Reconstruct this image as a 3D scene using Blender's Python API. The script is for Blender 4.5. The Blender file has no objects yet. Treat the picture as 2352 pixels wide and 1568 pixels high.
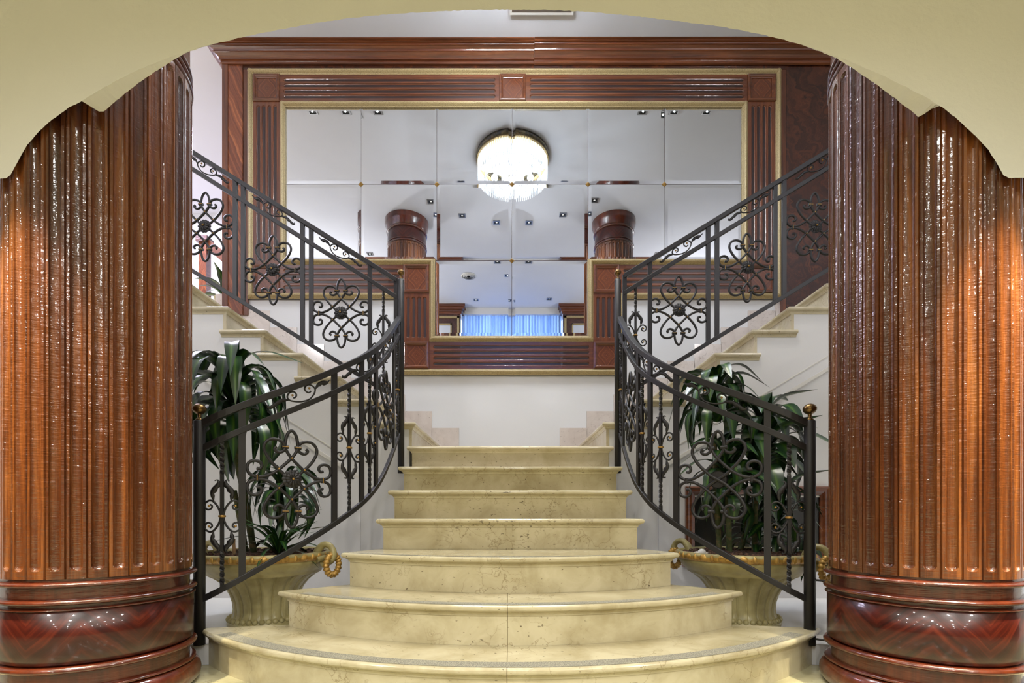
import bpy, math, random
from mathutils import Vector, Matrix

scene = bpy.context.scene
COL = scene.collection
PI = math.pi
R = math.radians
F = 1110.7            # focal length in photo pixels
CX, HY = 1172.0, 1176.0   # vanishing point of the depth lines in the 2352x1568 frame
EYE = 0.733


def P(px, py, d):
    """A photo pixel on a plane at depth d (metres in front of the lens)."""
    return Vector(((px - CX) * d / F, d, EYE - (py - HY) * d / F))


def X(px, d):
    return (px - CX) * d / F


def Z(py, d):
    return EYE - (py - HY) * d / F


def C(r, g, b, a=1.0):
    def f(c):
        c /= 255.0
        return c / 12.92 if c <= 0.04045 else ((c + 0.055) / 1.055) ** 2.4
    return (f(r), f(g), f(b), a)


# ------------------------------------------------------------------ camera
cam_data = bpy.data.cameras.new('camera')
cam = bpy.data.objects.new('camera', cam_data)
COL.objects.link(cam)
cam.location = (0, 0, EYE)
cam.rotation_euler = (PI / 2, 0, 0)
cam_data.sensor_fit = 'HORIZONTAL'
cam_data.sensor_width = 36.0
cam_data.lens = 17.0
cam_data.shift_x = 4 / 2352
cam_data.shift_y = 392 / 2352
cam_data.clip_start = 0.02
scene.camera = cam

# ------------------------------------------------------------------ view, world
scene.view_settings.view_transform = 'Standard'
scene.view_settings.look = 'None'
scene.view_settings.exposure = 0.0
scene.view_settings.gamma = 1.0
scene.view_settings.use_curve_mapping = False
try:
    scene.cycles.use_denoising = True
    scene.cycles.max_bounces = 8
    scene.cycles.diffuse_bounces = 4
    scene.cycles.glossy_bounces = 4
    scene.cycles.transmission_bounces = 4
    scene.cycles.sample_clamp_indirect = 6.0
    scene.cycles.caustics_reflective = False
    scene.cycles.caustics_refractive = False
except Exception:
    pass
world = bpy.data.worlds.new('world')
scene.world = world
world.use_nodes = True
world.node_tree.nodes['Background'].inputs[0].default_value = (0.05, 0.055, 0.07, 1)
world.node_tree.nodes['Background'].inputs[1].default_value = 0.3

# ------------------------------------------------------------------ lights
WARM = (1.0, 0.985, 0.95)
COOL = (0.70, 0.84, 1.0)


def lamp(name, kind, loc, energy, color, size=0.05, rot=None, spot=None, blend=0.5, size_y=None):
    d = bpy.data.lights.new(name, kind)
    d.energy = energy
    d.color = color
    if kind == 'AREA':
        d.size = size
        if size_y:
            d.shape = 'RECTANGLE'
            d.size_y = size_y
    else:
        d.shadow_soft_size = size
    if kind == 'SPOT':
        d.spot_size = spot or R(100)
        d.spot_blend = blend
    o = bpy.data.objects.new(name, d)
    COL.objects.link(o)
    o.location = loc
    if rot:
        o.rotation_euler = rot
    return o


LOBBY_Z = 2.78
# recessed lamps of the lobby ceiling, in front of the arch (behind and beside the camera)
LOBBY = [(-1.2, 0.5, 15), (1.25, 0.5, 15), (0.0, 0.3, 4)]
for yy_ in (-0.6, -1.7, -2.9, -4.2, -5.6):
    for xx_ in (-3.0, -1.5, 0.1, 1.6, 3.0):
        LOBBY.append((xx_, yy_, 50 if yy_ > -2 else 62))
for i, (x, y, e) in enumerate(LOBBY):
    lamp('lobby_lamp', 'SPOT', (x, y, LOBBY_Z - 0.04), e * 2.5, WARM, 0.04, spot=R(155), blend=0.8)
# narrow downlights aimed at the outer flanks of the two columns


def aim(o, target):
    d = Vector(target) - Vector(o.location)
    o.rotation_euler = d.to_track_quat('-Z', 'Y').to_euler()


for x, y, e, tx in ((-1.72, 1.05, 520, -1.72), (1.80, 1.05, 620, 1.75), (-2.22, 1.2, 520, -1.86), (2.24, 1.2, 800, 1.86)):
    aim(lamp('column_downlight', 'SPOT', (x, y, LOBBY_Z - 0.04), e, (1.0, 0.88, 0.62), 0.03, spot=R(25), blend=0.6), (tx, 1.76, 0.95))
# upper hall: chandelier bulbs and square downlights are built with their fixtures; daylight through the curtained window
lamp('window_daylight', 'AREA', (0.05, -1.52, 4.25), 80, (0.62, 0.74, 1.0), 2.5, rot=(R(90), 0, 0), size_y=2.3)
lamp('left_wall_fill', 'AREA', (-4.6, 5.6, 5.36), 330, (0.80, 0.76, 1.0), 1.8)  # unseen fill, added to brighten the white wall beyond the left flight
for x in (-3.7, 3.5):  # unseen fill lights, added to brighten the ceiling the mirror reflects
    lamp('upper_hall_fill', 'POINT', (x, 0.3, 4.1), 175 if x < 0 else 120, (0.98, 0.97, 1.0), 0.15)
HALL_SPOT = (88.0, 8.0)   # the six over the stairs, the rest

# ------------------------------------------------------------------ materials


def mat_new(name):
    m = bpy.data.materials.new(name)
    m.use_nodes = True
    nt = m.node_tree
    b = nt.nodes['Principled BSDF']
    return m, nt, b


def node(nt, t, **kw):
    n = nt.nodes.new(t)
    for k, v in kw.items():
        setattr(n, k, v)
    return n


def link(nt, a, b):
    nt.links.new(a, b)


def ramp(nt, fac, stops, interp='LINEAR'):
    r = node(nt, 'ShaderNodeValToRGB')
    r.color_ramp.interpolation = interp
    els = r.color_ramp.elements
    while len(els) < len(stops):
        els.new(0.5)
    for e, (p, c) in zip(els, stops):
        e.position = p
        e.color = c
    link(nt, fac, r.inputs[0])
    return r.outputs[0]


def math_n(nt, op, a, b=None, c=None):
    n = node(nt, 'ShaderNodeMath', operation=op)
    for i, v in enumerate((a, b, c)):
        if v is None:
            continue
        if isinstance(v, (int, float)):
            n.inputs[i].default_value = v
        else:
            link(nt, v, n.inputs[i])
    return n.outputs[0]


def noise(nt, vec, scale, detail=4, rough=0.55, dist=0.0):
    n = node(nt, 'ShaderNodeTexNoise')
    n.inputs['Scale'].default_value = scale
    n.inputs['Detail'].default_value = detail
    n.inputs['Roughness'].default_value = rough
    n.inputs['Distortion'].default_value = dist
    if vec is not None:
        link(nt, vec, n.inputs['Vector'])
    return n.outputs['Fac']


def mapping(nt, vec, scale=(1, 1, 1), rot=(0, 0, 0), loc=(0, 0, 0)):
    n = node(nt, 'ShaderNodeMapping')
    n.inputs['Scale'].default_value = scale
    n.inputs['Rotation'].default_value = rot
    n.inputs['Location'].default_value = loc
    link(nt, vec, n.inputs['Vector'])
    return n.outputs[0]


def mixc(nt, fac, a, b, mode='MIX'):
    n = node(nt, 'ShaderNodeMix', data_type='RGBA', blend_type=mode)
    for s, v in ((0, fac), (6, a), (7, b)):
        if isinstance(v, (int, float)):
            n.inputs[s].default_value = v
        elif isinstance(v, tuple):
            n.inputs[s].default_value = v
        else:
            link(nt, v, n.inputs[s])
    return n.outputs[2]


def bump(nt, b, h, strength, dist=0.01):
    n = node(nt, 'ShaderNodeBump')
    n.inputs['Strength'].default_value = strength
    n.inputs['Distance'].default_value = dist
    link(nt, h, n.inputs['Height'])
    link(nt, n.outputs[0], b.inputs['Normal'])
    return n.outputs[0]


def plain(name, col, rough=0.5, metal=0.0, coat=0.0, spec=0.5):
    m, nt, b = mat_new(name)
    b.inputs['Base Color'].default_value = col
    b.inputs['Roughness'].default_value = rough
    b.inputs['Metallic'].default_value = metal
    b.inputs['Coat Weight'].default_value = coat
    b.inputs['Specular IOR Level'].default_value = spec
    return m


def plaster(name, col, bump_s=0.08, rough=0.75, scale=60):
    m, nt, b = mat_new(name)
    tc = node(nt, 'ShaderNodeTexCoord').outputs['Object']
    n1 = noise(nt, tc, 1.3, 3)
    c = mixc(nt, n1, tuple(v * 0.94 for v in col[:3]) + (1,), tuple(min(1, v * 1.05) for v in col[:3]) + (1,))
    link(nt, c, b.inputs['Base Color'])
    b.inputs['Roughness'].default_value = rough
    b.inputs['Specular IOR Level'].default_value = 0.3
    bump(nt, b, noise(nt, tc, scale, 4, 0.6), bump_s, 0.01)
    return m


def varnish(b, rough=0.28, coat=1.0):
    b.inputs['Roughness'].default_value = rough
    b.inputs['Coat Weight'].default_value = coat
    b.inputs['Coat Roughness'].default_value = 0.05
    b.inputs['Specular IOR Level'].default_value = 0.35


def wood(name, dark, mid, light, axis='Z', scale=1.0, boards=None, wav=0.10):
    """Varnished straight-grained mahogany; boards = (count, phase) splits a round shaft into boards."""
    m, nt, b = mat_new(name)
    tc = node(nt, 'ShaderNodeTexCoord').outputs['Object']
    long_s, cross = 1.1 * scale, 26.0 * scale
    sc = {'X': (long_s, cross, cross), 'Y': (cross, long_s, cross), 'Z': (cross, cross, long_s)}[axis]
    vec = mapping(nt, tc, sc)
    tone = None
    if boards:
        n_b, ph = boards
        sep = node(nt, 'ShaderNodeSeparateXYZ')
        link(nt, tc, sep.inputs[0])
        ang = math_n(nt, 'ARCTAN2', sep.outputs[1], sep.outputs[0])
        idx = math_n(nt, 'FLOOR', math_n(nt, 'MULTIPLY', math_n(nt, 'SUBTRACT', ang, ph), n_b / (2 * PI)))
        wn = node(nt, 'ShaderNodeTexWhiteNoise', noise_dimensions='1D')
        link(nt, idx, wn.inputs['W'])
        tone = wn.outputs['Value']
        off = node(nt, 'ShaderNodeCombineXYZ')
        link(nt, math_n(nt, 'MULTIPLY', tone, 37.0), off.inputs[2])
        va = node(nt, 'ShaderNodeVectorMath', operation='ADD')
        link(nt, vec, va.inputs[0])
        link(nt, off.outputs[0], va.inputs[1])
        vec = va.outputs[0]
    g1 = noise(nt, vec, 1.0, 6, 0.62, 0.6)
    g2 = noise(nt, vec, 5.0, 3, 0.6)
    g = math_n(nt, 'ADD', math_n(nt, 'MULTIPLY', g1, 0.72), math_n(nt, 'MULTIPLY', g2, 0.28))
    c = ramp(nt, g, [(0.30, dark), (0.5, mid), (0.72, light)])
    if tone is not None:
        k = ramp(nt, tone, [(0.0, (0.50, 0.44, 0.42, 1)), (0.35, (0.86, 0.80, 0.76, 1)), (0.7, (1.02, 1.0, 0.96, 1)), (1.0, (1.25, 1.24, 1.12, 1))])
        c = mixc(nt, 1.0, c, k, 'MULTIPLY')
    link(nt, c, b.inputs['Base Color'])
    varnish(b)
    # planing ripple: fine waves across the length of the board, which draw lamp glints out into streaks
    rs = {'X': (170, 14, 14), 'Y': (14, 170, 14), 'Z': (14, 14, 170)}[axis]
    w = noise(nt, mapping(nt, tc, rs), 1.0, 2, 0.5)
    w2 = noise(nt, mapping(nt, tc, (30, 30, 30)), 1.0, 2, 0.5)
    w = math_n(nt, 'ADD', w, math_n(nt, 'MULTIPLY', w2, 2.0))
    bn = bump(nt, b, w, wav * 10, 0.0012)
    link(nt, bn, b.inputs['Coat Normal'])
    return m


def veneer(name, dark, mid, light, mode='flame', period=0.3, scale=1.0):
    """Figured veneer: flame = slow swirls, chevron = book-matched diagonals, diamond = four-way matched block."""
    m, nt, b = mat_new(name)
    tc = node(nt, 'ShaderNodeTexCoord').outputs['Object']
    sep = node(nt, 'ShaderNodeSeparateXYZ')
    link(nt, tc, sep.inputs[0])
    x, y, z = sep.outputs
    if mode == 'round':
        u = math_n(nt, 'MULTIPLY', math_n(nt, 'ARCTAN2', y, x), 0.31)
    else:
        u = x
    if mode == 'diamond':
        t = math_n(nt, 'ADD', math_n(nt, 'ABSOLUTE', u), math_n(nt, 'MULTIPLY', math_n(nt, 'ABSOLUTE', z), 0.75))
    elif mode == 'flame':
        t = math_n(nt, 'ADD', math_n(nt, 'MULTIPLY', u, 0.5), math_n(nt, 'MULTIPLY', z, 0.32))
    else:
        t = math_n(nt, 'ADD', math_n(nt, 'PINGPONG', u, period), math_n(nt, 'MULTIPLY', z, 1.0 if mode == 'round' else 0.45))
    nz = noise(nt, tc, 5.0 * scale, 4, 0.55)
    t2 = math_n(nt, 'ADD', t, math_n(nt, 'MULTIPLY', nz, 0.42 if mode == 'flame' else 0.07))
    cb = node(nt, 'ShaderNodeCombineXYZ')
    link(nt, math_n(nt, 'MULTIPLY', t2, 30.0 * scale), cb.inputs[0])
    link(nt, math_n(nt, 'MULTIPLY', u, 1.5), cb.inputs[1])
    g = noise(nt, cb.outputs[0], 1.0, 5, 0.6)
    c = ramp(nt, g, [(0.32, dark), (0.5, mid), (0.68, light)])
    link(nt, c, b.inputs['Base Color'])
    varnish(b, 0.3, 0.45 if mode == 'round' else 0.9)
    bn = bump(nt, b, noise(nt, tc, 30, 3), 0.06, 0.004)
    link(nt, bn, b.inputs['Coat Normal'])
    return m


def marble(name, base, light, vein, seam_x=None, pits=0.0, rough=0.16):
    m, nt, b = mat_new(name)
    tc = node(nt, 'ShaderNodeTexCoord').outputs['Object']
    cl = noise(nt, tc, 5.0, 5, 0.6, 0.5)
    c = ramp(nt, cl, [(0.3, base), (0.62, light)])
    v = node(nt, 'ShaderNodeTexVoronoi', feature='DISTANCE_TO_EDGE')
    v.inputs['Scale'].default_value = 9.0
    nd = node(nt, 'ShaderNodeTexNoise')
    nd.inputs['Scale'].default_value = 6.0
    nd.inputs['Detail'].default_value = 5.0
    link(nt, tc, nd.inputs['Vector'])
    mx = mixc(nt, 0.30, tc, nd.outputs['Color'])
    link(nt, mx, v.inputs['Vector'])
    vm = ramp(nt, v.outputs['Distance'], [(0.0, (1, 1, 1, 1)), (0.022, (0, 0, 0, 1))])
    patch = ramp(nt, noise(nt, tc, 3.2, 2), [(0.46, (0, 0, 0, 1)), (0.60, (1, 1, 1, 1))])
    vm = math_n(nt, 'MULTIPLY', math_n(nt, 'MULTIPLY', vm, patch), 0.55)
    c = mixc(nt, vm, c, vein)
    # small dark pits and chips of wear
    sp = noise(nt, mapping(nt, tc, (46, 46, 80)), 1.0, 2, 0.5)
    pt = ramp(nt, sp, [(0.70 - 0.05 * pits, (0, 0, 0, 1)), (0.74 - 0.05 * pits, (1, 1, 1, 1))])
    if pits > 0:
        sep = node(nt, 'ShaderNodeSeparateXYZ')
        link(nt, tc, sep.inputs[0])
        near = ramp(nt, math_n(nt, 'ABSOLUTE', sep.outputs[0]), [(0.05, (1, 1, 1, 1)), (0.5, (0.1, 0.1, 0.1, 1))])
        pt = math_n(nt, 'MULTIPLY', pt, near)
    c = mixc(nt, math_n(nt, 'MULTIPLY', pt, 0.75), c, C(62, 48, 30))
    if seam_x is not None:
        sep2 = node(nt, 'ShaderNodeSeparateXYZ')
        link(nt, tc, sep2.inputs[0])
        d = math_n(nt, 'ABSOLUTE', math_n(nt, 'SUBTRACT', sep2.outputs[0], seam_x))
        c = mixc(nt, math_n(nt, 'LESS_THAN', d, 0.0013), c, C(70, 55, 30))
    link(nt, c, b.inputs['Base Color'])
    b.inputs['Roughness'].default_value = rough
    b.inputs['Specular IOR Level'].default_value = 0.45
    return m


def speckle(name, base, dots, rough=0.4, metal=0.0, scale=260.0, lo=0.50, hi=0.62):
    m, nt, b = mat_new(name)
    tc = node(nt, 'ShaderNodeTexCoord').outputs['Object']
    n = noise(nt, tc, scale, 2, 0.6)
    n2 = noise(nt, tc, 5.0, 3)
    c = ramp(nt, n, [(lo, base), (hi, dots)])
    c = mixc(nt, math_n(nt, 'MULTIPLY', n2, 0.35), c, tuple(v * 0.7 for v in base[:3]) + (1,))
    link(nt, c, b.inputs['Base Color'])
    b.inputs['Roughness'].default_value = rough
    b.inputs['Metallic'].default_value = metal
    return m


def emission(name, col, strength):
    m, nt, b = mat_new(name)
    b.inputs['Base Color'].default_value = col
    b.inputs['Emission Color'].default_value = col
    b.inputs['Emission Strength'].default_value = strength
    return m


def ray_col(px, cxl, cyl, rad):
    """Angle (about a column axis) where the sight line at pixel px first meets the column."""
    dx, dy = (px - CX) / F, 1.0
    a = dx * dx + dy * dy
    bq = -2 * (dx * cxl + dy * cyl)
    cq = cxl * cxl + cyl * cyl - rad * rad
    disc = bq * bq - 4 * a * cq
    t = (-bq - math.sqrt(max(disc, 0))) / (2 * a)
    return math.atan2(dy * t - cyl, dx * t - cxl)


CR = 0.3053                 # radius over the boards
CY = 1.987                  # depth of the column axes
CXL, CXR = -1.672, 1.672
NB = 32
PH_L = ray_col(250, CXL, CY, CR)
PH_R = ray_col(2063, CXR, CY, CR)

W_D, W_M, W_L = C(54, 25, 11), C(98, 53, 23), C(148, 92, 44)
M = {}
M['arch'] = plaster('cream_plaster', C(211, 210, 207), 0.16, 0.8, 45)
M['white'] = plaster('white_plaster', C(219, 219, 222), 0.05, 0.7, 40)
M['ceil'] = plaster('ceiling_white', C(210, 212, 220), 0.03, 0.8, 40)
M['col_l'] = wood('mahogany_boards', W_D, W_M, W_L, 'Z', 1.0, (NB, PH_L))
M['col_r'] = wood('mahogany_boards_right', W_D, W_M, W_L, 'Z', 1.0, (NB, PH_R))
M['wood_x'] = wood('mahogany_horizontal', C(54, 25, 13), C(95, 49, 25), C(130, 73, 38), 'X', 0.8, None, 0.05)
M['wood_z'] = wood('mahogany_vertical', C(54, 25, 13), C(95, 49, 25), C(130, 73, 38), 'Z', 0.8, None, 0.05)
M['wood_ring'] = wood('mahogany_turned', C(44, 15, 7), C(74, 28, 12), C(104, 46, 21), 'Z', 0.5, None, 0.05)
M['dark_wood'] = plain('dark_groove', C(38, 15, 9), 0.4, 0, 0.6)
M['ven_round'] = veneer('flame_veneer_round', C(28, 7, 4), C(54, 14, 7), C(82, 29, 13), 'round', 0.165)
M['ven_diag'] = veneer('diagonal_veneer', C(78, 36, 18), C(116, 60, 33), C(158, 92, 52), 'chevron', 0.6)
M['ven_flame'] = veneer('flame_veneer', C(34, 14, 8), C(62, 29, 15), C(92, 47, 24), 'flame')
M['ven_diamond'] = veneer('diamond_veneer', C(66, 31, 16), C(98, 50, 26), C(134, 76, 40), 'diamond', 0.3, 1.6)
M['gold'] = speckle('gilt_speckle', C(178, 158, 114), C(104, 84, 50), 0.45, 0.15)
ST_B, ST_L, ST_V = C(160, 148, 114), C(187, 177, 146), C(108, 90, 54)
M['stone'] = marble('cream_marble', ST_B, ST_L, ST_V, None, 0.0)
M['stone_lit'] = marble('cream_marble_lit', C(180, 168, 138), C(204, 194, 170), C(140, 122, 88), None, 0.0)  # same cream marble, hall light painted in as a lighter tone
M['stone_worn'] = marble('cream_marble_worn', ST_B, ST_L, ST_V, None, 0.9)
M['stone_chip'] = marble('cream_marble_chipped', ST_B, ST_L, ST_V, None, 1.8)
M['stone_seam'] = marble('cream_marble_seam', ST_B, ST_L, ST_V, -0.012, 0.3)
M['skirt'] = marble('pink_grey_marble', C(196, 184, 178), C(214, 204, 199), C(160, 146, 140), None, 0.0)
M['floor'] = marble('floor_marble', C(168, 160, 122), C(190, 184, 150), ST_V, None, 0.0, 0.12)
M['grit'] = speckle('anti_slip_grit', C(104, 100, 88), C(164, 158, 136), 0.95, 0.0, 420, 0.45, 0.55)
M['iron'] = plain('wrought_iron', C(33, 31, 32), 0.46, 0.25)
M['brass'] = plain('dull_brass', C(112, 88, 54), 0.28, 0.9)
M['gilt'] = plain('gilt_paint', C(150, 116, 58), 0.4, 0.55)
M['pot'] = speckle('glazed_stoneware', C(166, 155, 108), C(144, 132, 84), 0.38, 0.0, 18, 0.4, 0.7)
M['pot_gold'] = speckle('gilded_stoneware', C(190, 150, 76), C(140, 102, 44), 0.35, 0.35, 40, 0.45, 0.7)
M['soil'] = speckle('bark_soil', C(62, 42, 32), C(96, 68, 52), 0.95, 0, 60, 0.4, 0.6)
M['cane'] = speckle('plant_cane', C(62, 72, 34), C(110, 92, 60), 0.7, 0, 30, 0.5, 0.65)
M['cut'] = plain('pale_wood', C(150, 120, 86), 0.7)
M['mirror'] = plain('mirror_silver', (0.86, 0.88, 0.89, 1), 0.0, 1.0)
M['dark_glass'] = plain('dark_glass', C(34, 34, 32), 0.12, 0.0, 0.0, 0.5)
M['white_paint'] = plain('white_paint', C(216, 214, 210), 0.5)
M['metal'] = plain('brushed_metal', C(150, 150, 152), 0.3, 0.9)
M['black'] = plain('black_metal', C(22, 22, 23), 0.5)
M['bulb'] = emission('lamp_glow', (1.0, 0.97, 0.92, 1), 0.5)
M['chand_glow'] = emission('chandelier_glow', (0.95, 0.98, 1.0, 1), 9.0)

m, nt, b = mat_new('crystal_rods')
b.inputs['Base Color'].default_value = (0.9, 0.93, 0.95, 1)
b.inputs['Roughness'].default_value = 0.15
tl = node(nt, 'ShaderNodeBsdfTranslucent')
tl.inputs[0].default_value = (0.95, 0.97, 1.0, 1)
ms = node(nt, 'ShaderNodeMixShader')
ms.inputs[0].default_value = 0.65
link(nt, b.outputs[0], ms.inputs[1])
link(nt, tl.outputs[0], ms.inputs[2])
link(nt, ms.outputs[0], nt.nodes['Material Output'].inputs[0])
M['crystal'] = m

m, nt, b = mat_new('curtain_blue')
tl = node(nt, 'ShaderNodeBsdfTranslucent')
df = node(nt, 'ShaderNodeBsdfDiffuse')
tc = node(nt, 'ShaderNodeTexCoord').outputs['Object']
n = noise(nt, mapping(nt, tc, (14, 1, 0.6)), 1.0, 4)
cc = ramp(nt, n, [(0.3, C(112, 138, 178)), (0.7, C(160, 182, 210))])
link(nt, cc, tl.inputs[0])
link(nt, cc, df.inputs[0])
ms = node(nt, 'ShaderNodeMixShader')
ms.inputs[0].default_value = 0.75
link(nt, df.outputs[0], ms.inputs[1])
link(nt, tl.outputs[0], ms.inputs[2])
link(nt, ms.outputs[0], nt.nodes['Material Output'].inputs[0])
M['curtain'] = m

m, nt, b = mat_new('dracaena_leaf')
at = node(nt, 'ShaderNodeAttribute', attribute_name='across')
lc = ramp(nt, at.outputs['Fac'], [(0.0, C(88, 122, 44)), (0.18, C(50, 88, 36)), (0.4, C(27, 60, 28)), (1.0, C(20, 48, 24))])
tc = node(nt, 'ShaderNodeTexCoord').outputs['Object']
lc = mixc(nt, math_n(nt, 'MULTIPLY', noise(nt, tc, 9, 2), 0.5), lc, C(16, 42, 20))
link(nt, lc, b.inputs['Base Color'])
b.inputs['Roughness'].default_value = 0.28
b.inputs['Specular IOR Level'].default_value = 0.6
M['leaf'] = m

# ------------------------------------------------------------------ mesh builder


class MB:
    def __init__(self):
        self.v, self.f, self.s = [], [], []
        self.attr = None

    def add(self, verts, faces, smooth=False):
        o = len(self.v)
        self.v += [tuple(p) for p in verts]
        self.f += [tuple(i + o for i in f) for f in faces]
        self.s += [smooth] * len(faces)

    def box(self, x0, x1, y0, y1, z0, z1):
        v = [(x0, y0, z0), (x1, y0, z0), (x1, y1, z0), (x0, y1, z0), (x0, y0, z1), (x1, y0, z1), (x1, y1, z1), (x0, y1, z1)]
        self.add(v, [(0, 3, 2, 1), (4, 5, 6, 7), (0, 1, 5, 4), (1, 2, 6, 5), (2, 3, 7, 6), (3, 0, 4, 7)])
        return self

    def prism(self, poly, lo, hi, plane='XY'):
        """Extrude a 2D polygon; plane XY extrudes in Z, XZ extrudes in Y."""
        n = len(poly)
        if plane == 'XY':
            v = [(a, b, lo) for a, b in poly] + [(a, b, hi) for a, b in poly]
        else:
            v = [(a, lo, b) for a, b in poly] + [(a, hi, b) for a, b in poly]
        f = [tuple(range(n - 1, -1, -1)), tuple(range(n, 2 * n))]
        f += [(i, (i + 1) % n, n + (i + 1) % n, n + i) for i in range(n)]
        self.add(v, f)
        return self

    def lathe(self, prof, n=48, c=(0, 0, 0), rf=None, smooth=True, cap=False):
        """prof = [(radius, z)]; rf(angle, index) scales the radius."""
        v, f = [], []
        for j, (r, z) in enumerate(prof):
            for i in range(n):
                a = 2 * PI * i / n
                rr = r * (rf(a, j) if rf else 1.0)
                v.append((c[0] + rr * math.cos(a), c[1] + rr * math.sin(a), c[2] + z))
        for j in range(len(prof) - 1):
            for i in range(n):
                k = (i + 1) % n
                f.append((j * n + i, j * n + k, (j + 1) * n + k, (j + 1) * n + i))
        self.add(v, f, smooth)
        if cap:
            self.add(v[:n], [tuple(range(n - 1, -1, -1))])
            self.add(v[-n:], [tuple(range(n))])
        return self

    def tube(self, pts, r, n=8, closed=False, smooth=True, flat=1.0):
        pts = [Vector(p) for p in pts]
        m_ = len(pts)
        rad = r if callable(r) else (lambda t: r)
        v, f = [], []
        prev = None
        for i, p in enumerate(pts):
            if closed:
                t = pts[(i + 1) % m_] - pts[i - 1]
            else:
                t = pts[min(i + 1, m_ - 1)] - pts[max(i - 1, 0)]
            if t.length < 1e-9:
                t = Vector((0, 0, 1))
            t.normalize()
            if prev is None:
                a = Vector((0, 0, 1)) if abs(t.z) < 0.9 else Vector((1, 0, 0))
                prev = (a - t * a.dot(t)).normalized()
            else:
                q = prev - t * prev.dot(t)
                prev = q.normalized() if q.length > 1e-6 else prev
            bn = t.cross(prev)
            rr = rad(i / max(1, m_ - 1))
            for k in range(n):
                a = 2 * PI * k / n
                v.append(p + prev * (rr * math.cos(a)) + bn * (rr * flat * math.sin(a)))
        rings = m_ if closed else m_ - 1
        for i in range(rings):
            j = (i + 1) % m_
            for k in range(n):
                l = (k + 1) % n
                f.append((i * n + k, i * n + l, j * n + l, j * n + k))
        self.add(v, f, smooth)
        if not closed:
            self.add(v[:n], [tuple(range(n - 1, -1, -1))])
            self.add(v[-n:], [tuple(range(n))])
        return self

    def sphere(self, c, r, n=12, m_=8, sq=(1, 1, 1)):
        v, f = [], []
        for j in range(m_ + 1):
            t = PI * j / m_
            for i in range(n):
                a = 2 * PI * i / n
                v.append((c[0] + r * sq[0] * math.sin(t) * math.cos(a), c[1] + r * sq[1] * math.sin(t) * math.sin(a), c[2] - r * sq[2] * math.cos(t)))
        for j in range(m_):
            for i in range(n):
                k = (i + 1) % n
                f.append((j * n + i, j * n + k, (j + 1) * n + k, (j + 1) * n + i))
        self.add(v, f, True)
        return self

    def plan_sweep(self, path, prof, closed=False, smooth=False, limit=1.6):
        """Sweep a profile [(outward, z)] along a plan path; outward is to the right of travel."""
        n, k = len(path), len(prof)
        offs = mitres(path, closed, limit)
        v = []
        for (x, y), (ox, oy) in zip(path, offs):
            for o, z in prof:
                v.append((x + ox * o, y + oy * o, z))
        f = []
        for i in range(n if closed else n - 1):
            j = (i + 1) % n
            for a in range(k - 1):
                f.append((i * k + a, j * k + a, j * k + a + 1, i * k + a + 1))
        self.add(v, f, smooth)
        return self

    def wall_sweep(self, path, prof, y0, closed=True):
        """Moulding on a wall facing -Y: path in (x, z), prof [(inward, protrusion)]; inward = right of travel."""
        n, k = len(path), len(prof)
        offs = mitres(path, closed, 3.0)
        v = []
        for (x, z), (ox, oz) in zip(path, offs):
            for o, p in prof:
                v.append((x + ox * o, y0 - p, z + oz * o))
        f = []
        for i in range(n if closed else n - 1):
            j = (i + 1) % n
            for a in range(k - 1):
                f.append((i * k + a, i * k + a + 1, j * k + a + 1, j * k + a))
        self.add(v, f, False)
        return self

    def build(self, name, mat, parent=None, origin=None, bevel=0.0, autosmooth=False):
        o3 = Vector(origin) if origin is not None else (parent.matrix_world.translation.copy() if parent else Vector((0, 0, 0)))
        if parent is not None and origin is None:
            o3 = world_loc(parent)
        me = bpy.data.meshes.new(name)
        me.from_pydata([(p[0] - o3.x, p[1] - o3.y, p[2] - o3.z) for p in self.v], [], self.f)
        me.polygons.foreach_set('use_smooth', self.s)
        if self.attr:
            a = me.attributes.new('across', 'FLOAT', 'POINT')
            a.data.foreach_set('value', self.attr)
        me.materials.append(mat)
        me.validate()
        me.update()
        o = bpy.data.objects.new(name, me)
        COL.objects.link(o)
        if parent is not None:
            o.parent = parent
            o.location = o3 - world_loc(parent)
        else:
            o.location = o3
        if bevel > 0:
            bv = o.modifiers.new('edges', 'BEVEL')
            bv.width = bevel
            bv.segments = 2
            bv.limit_method = 'ANGLE'
        return o


def world_loc(o):
    v = Vector((0, 0, 0))
    while o is not None:
        v += Vector(o.location)
        o = o.parent
    return v


def mitres(path, closed, limit):
    n = len(path)
    out = []
    for i in range(n):
        a, p, c = path[i - 1], path[i], path[(i + 1) % n]
        dirs = []
        if closed or i > 0:
            dirs.append((p[0] - a[0], p[1] - a[1]))
        if closed or i < n - 1:
            dirs.append((c[0] - p[0], c[1] - p[1]))
        ns = []
        for dx, dy in dirs:
            l = math.hypot(dx, dy) or 1
            ns.append((dy / l, -dx / l))
        if len(ns) == 1:
            out.append(ns[0])
        else:
            sx, sy = ns[0][0] + ns[1][0], ns[0][1] + ns[1][1]
            l = math.hypot(sx, sy) or 1e-6
            ux, uy = sx / l, sy / l
            k = min(limit, 1.0 / max(0.2, ux * ns[0][0] + uy * ns[0][1]))
            out.append((ux * k, uy * k))
    return out


def spline(pts, per=6):
    """Catmull-Rom through the points (tuples of any length)."""
    out = []
    n = len(pts)
    for i in range(n - 1):
        p0, p1, p2, p3 = pts[max(i - 1, 0)], pts[i], pts[i + 1], pts[min(i + 2, n - 1)]
        for s in range(per):
            t = s / per
            out.append(tuple(0.5 * (2 * b_ + (c_ - a_) * t + (2 * a_ - 5 * b_ + 4 * c_ - d_) * t * t + (3 * b_ - a_ - 3 * c_ + d_) * t ** 3)
                             for a_, b_, c_, d_ in zip(p0, p1, p2, p3)))
    out.append(tuple(pts[-1]))
    return out


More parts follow.
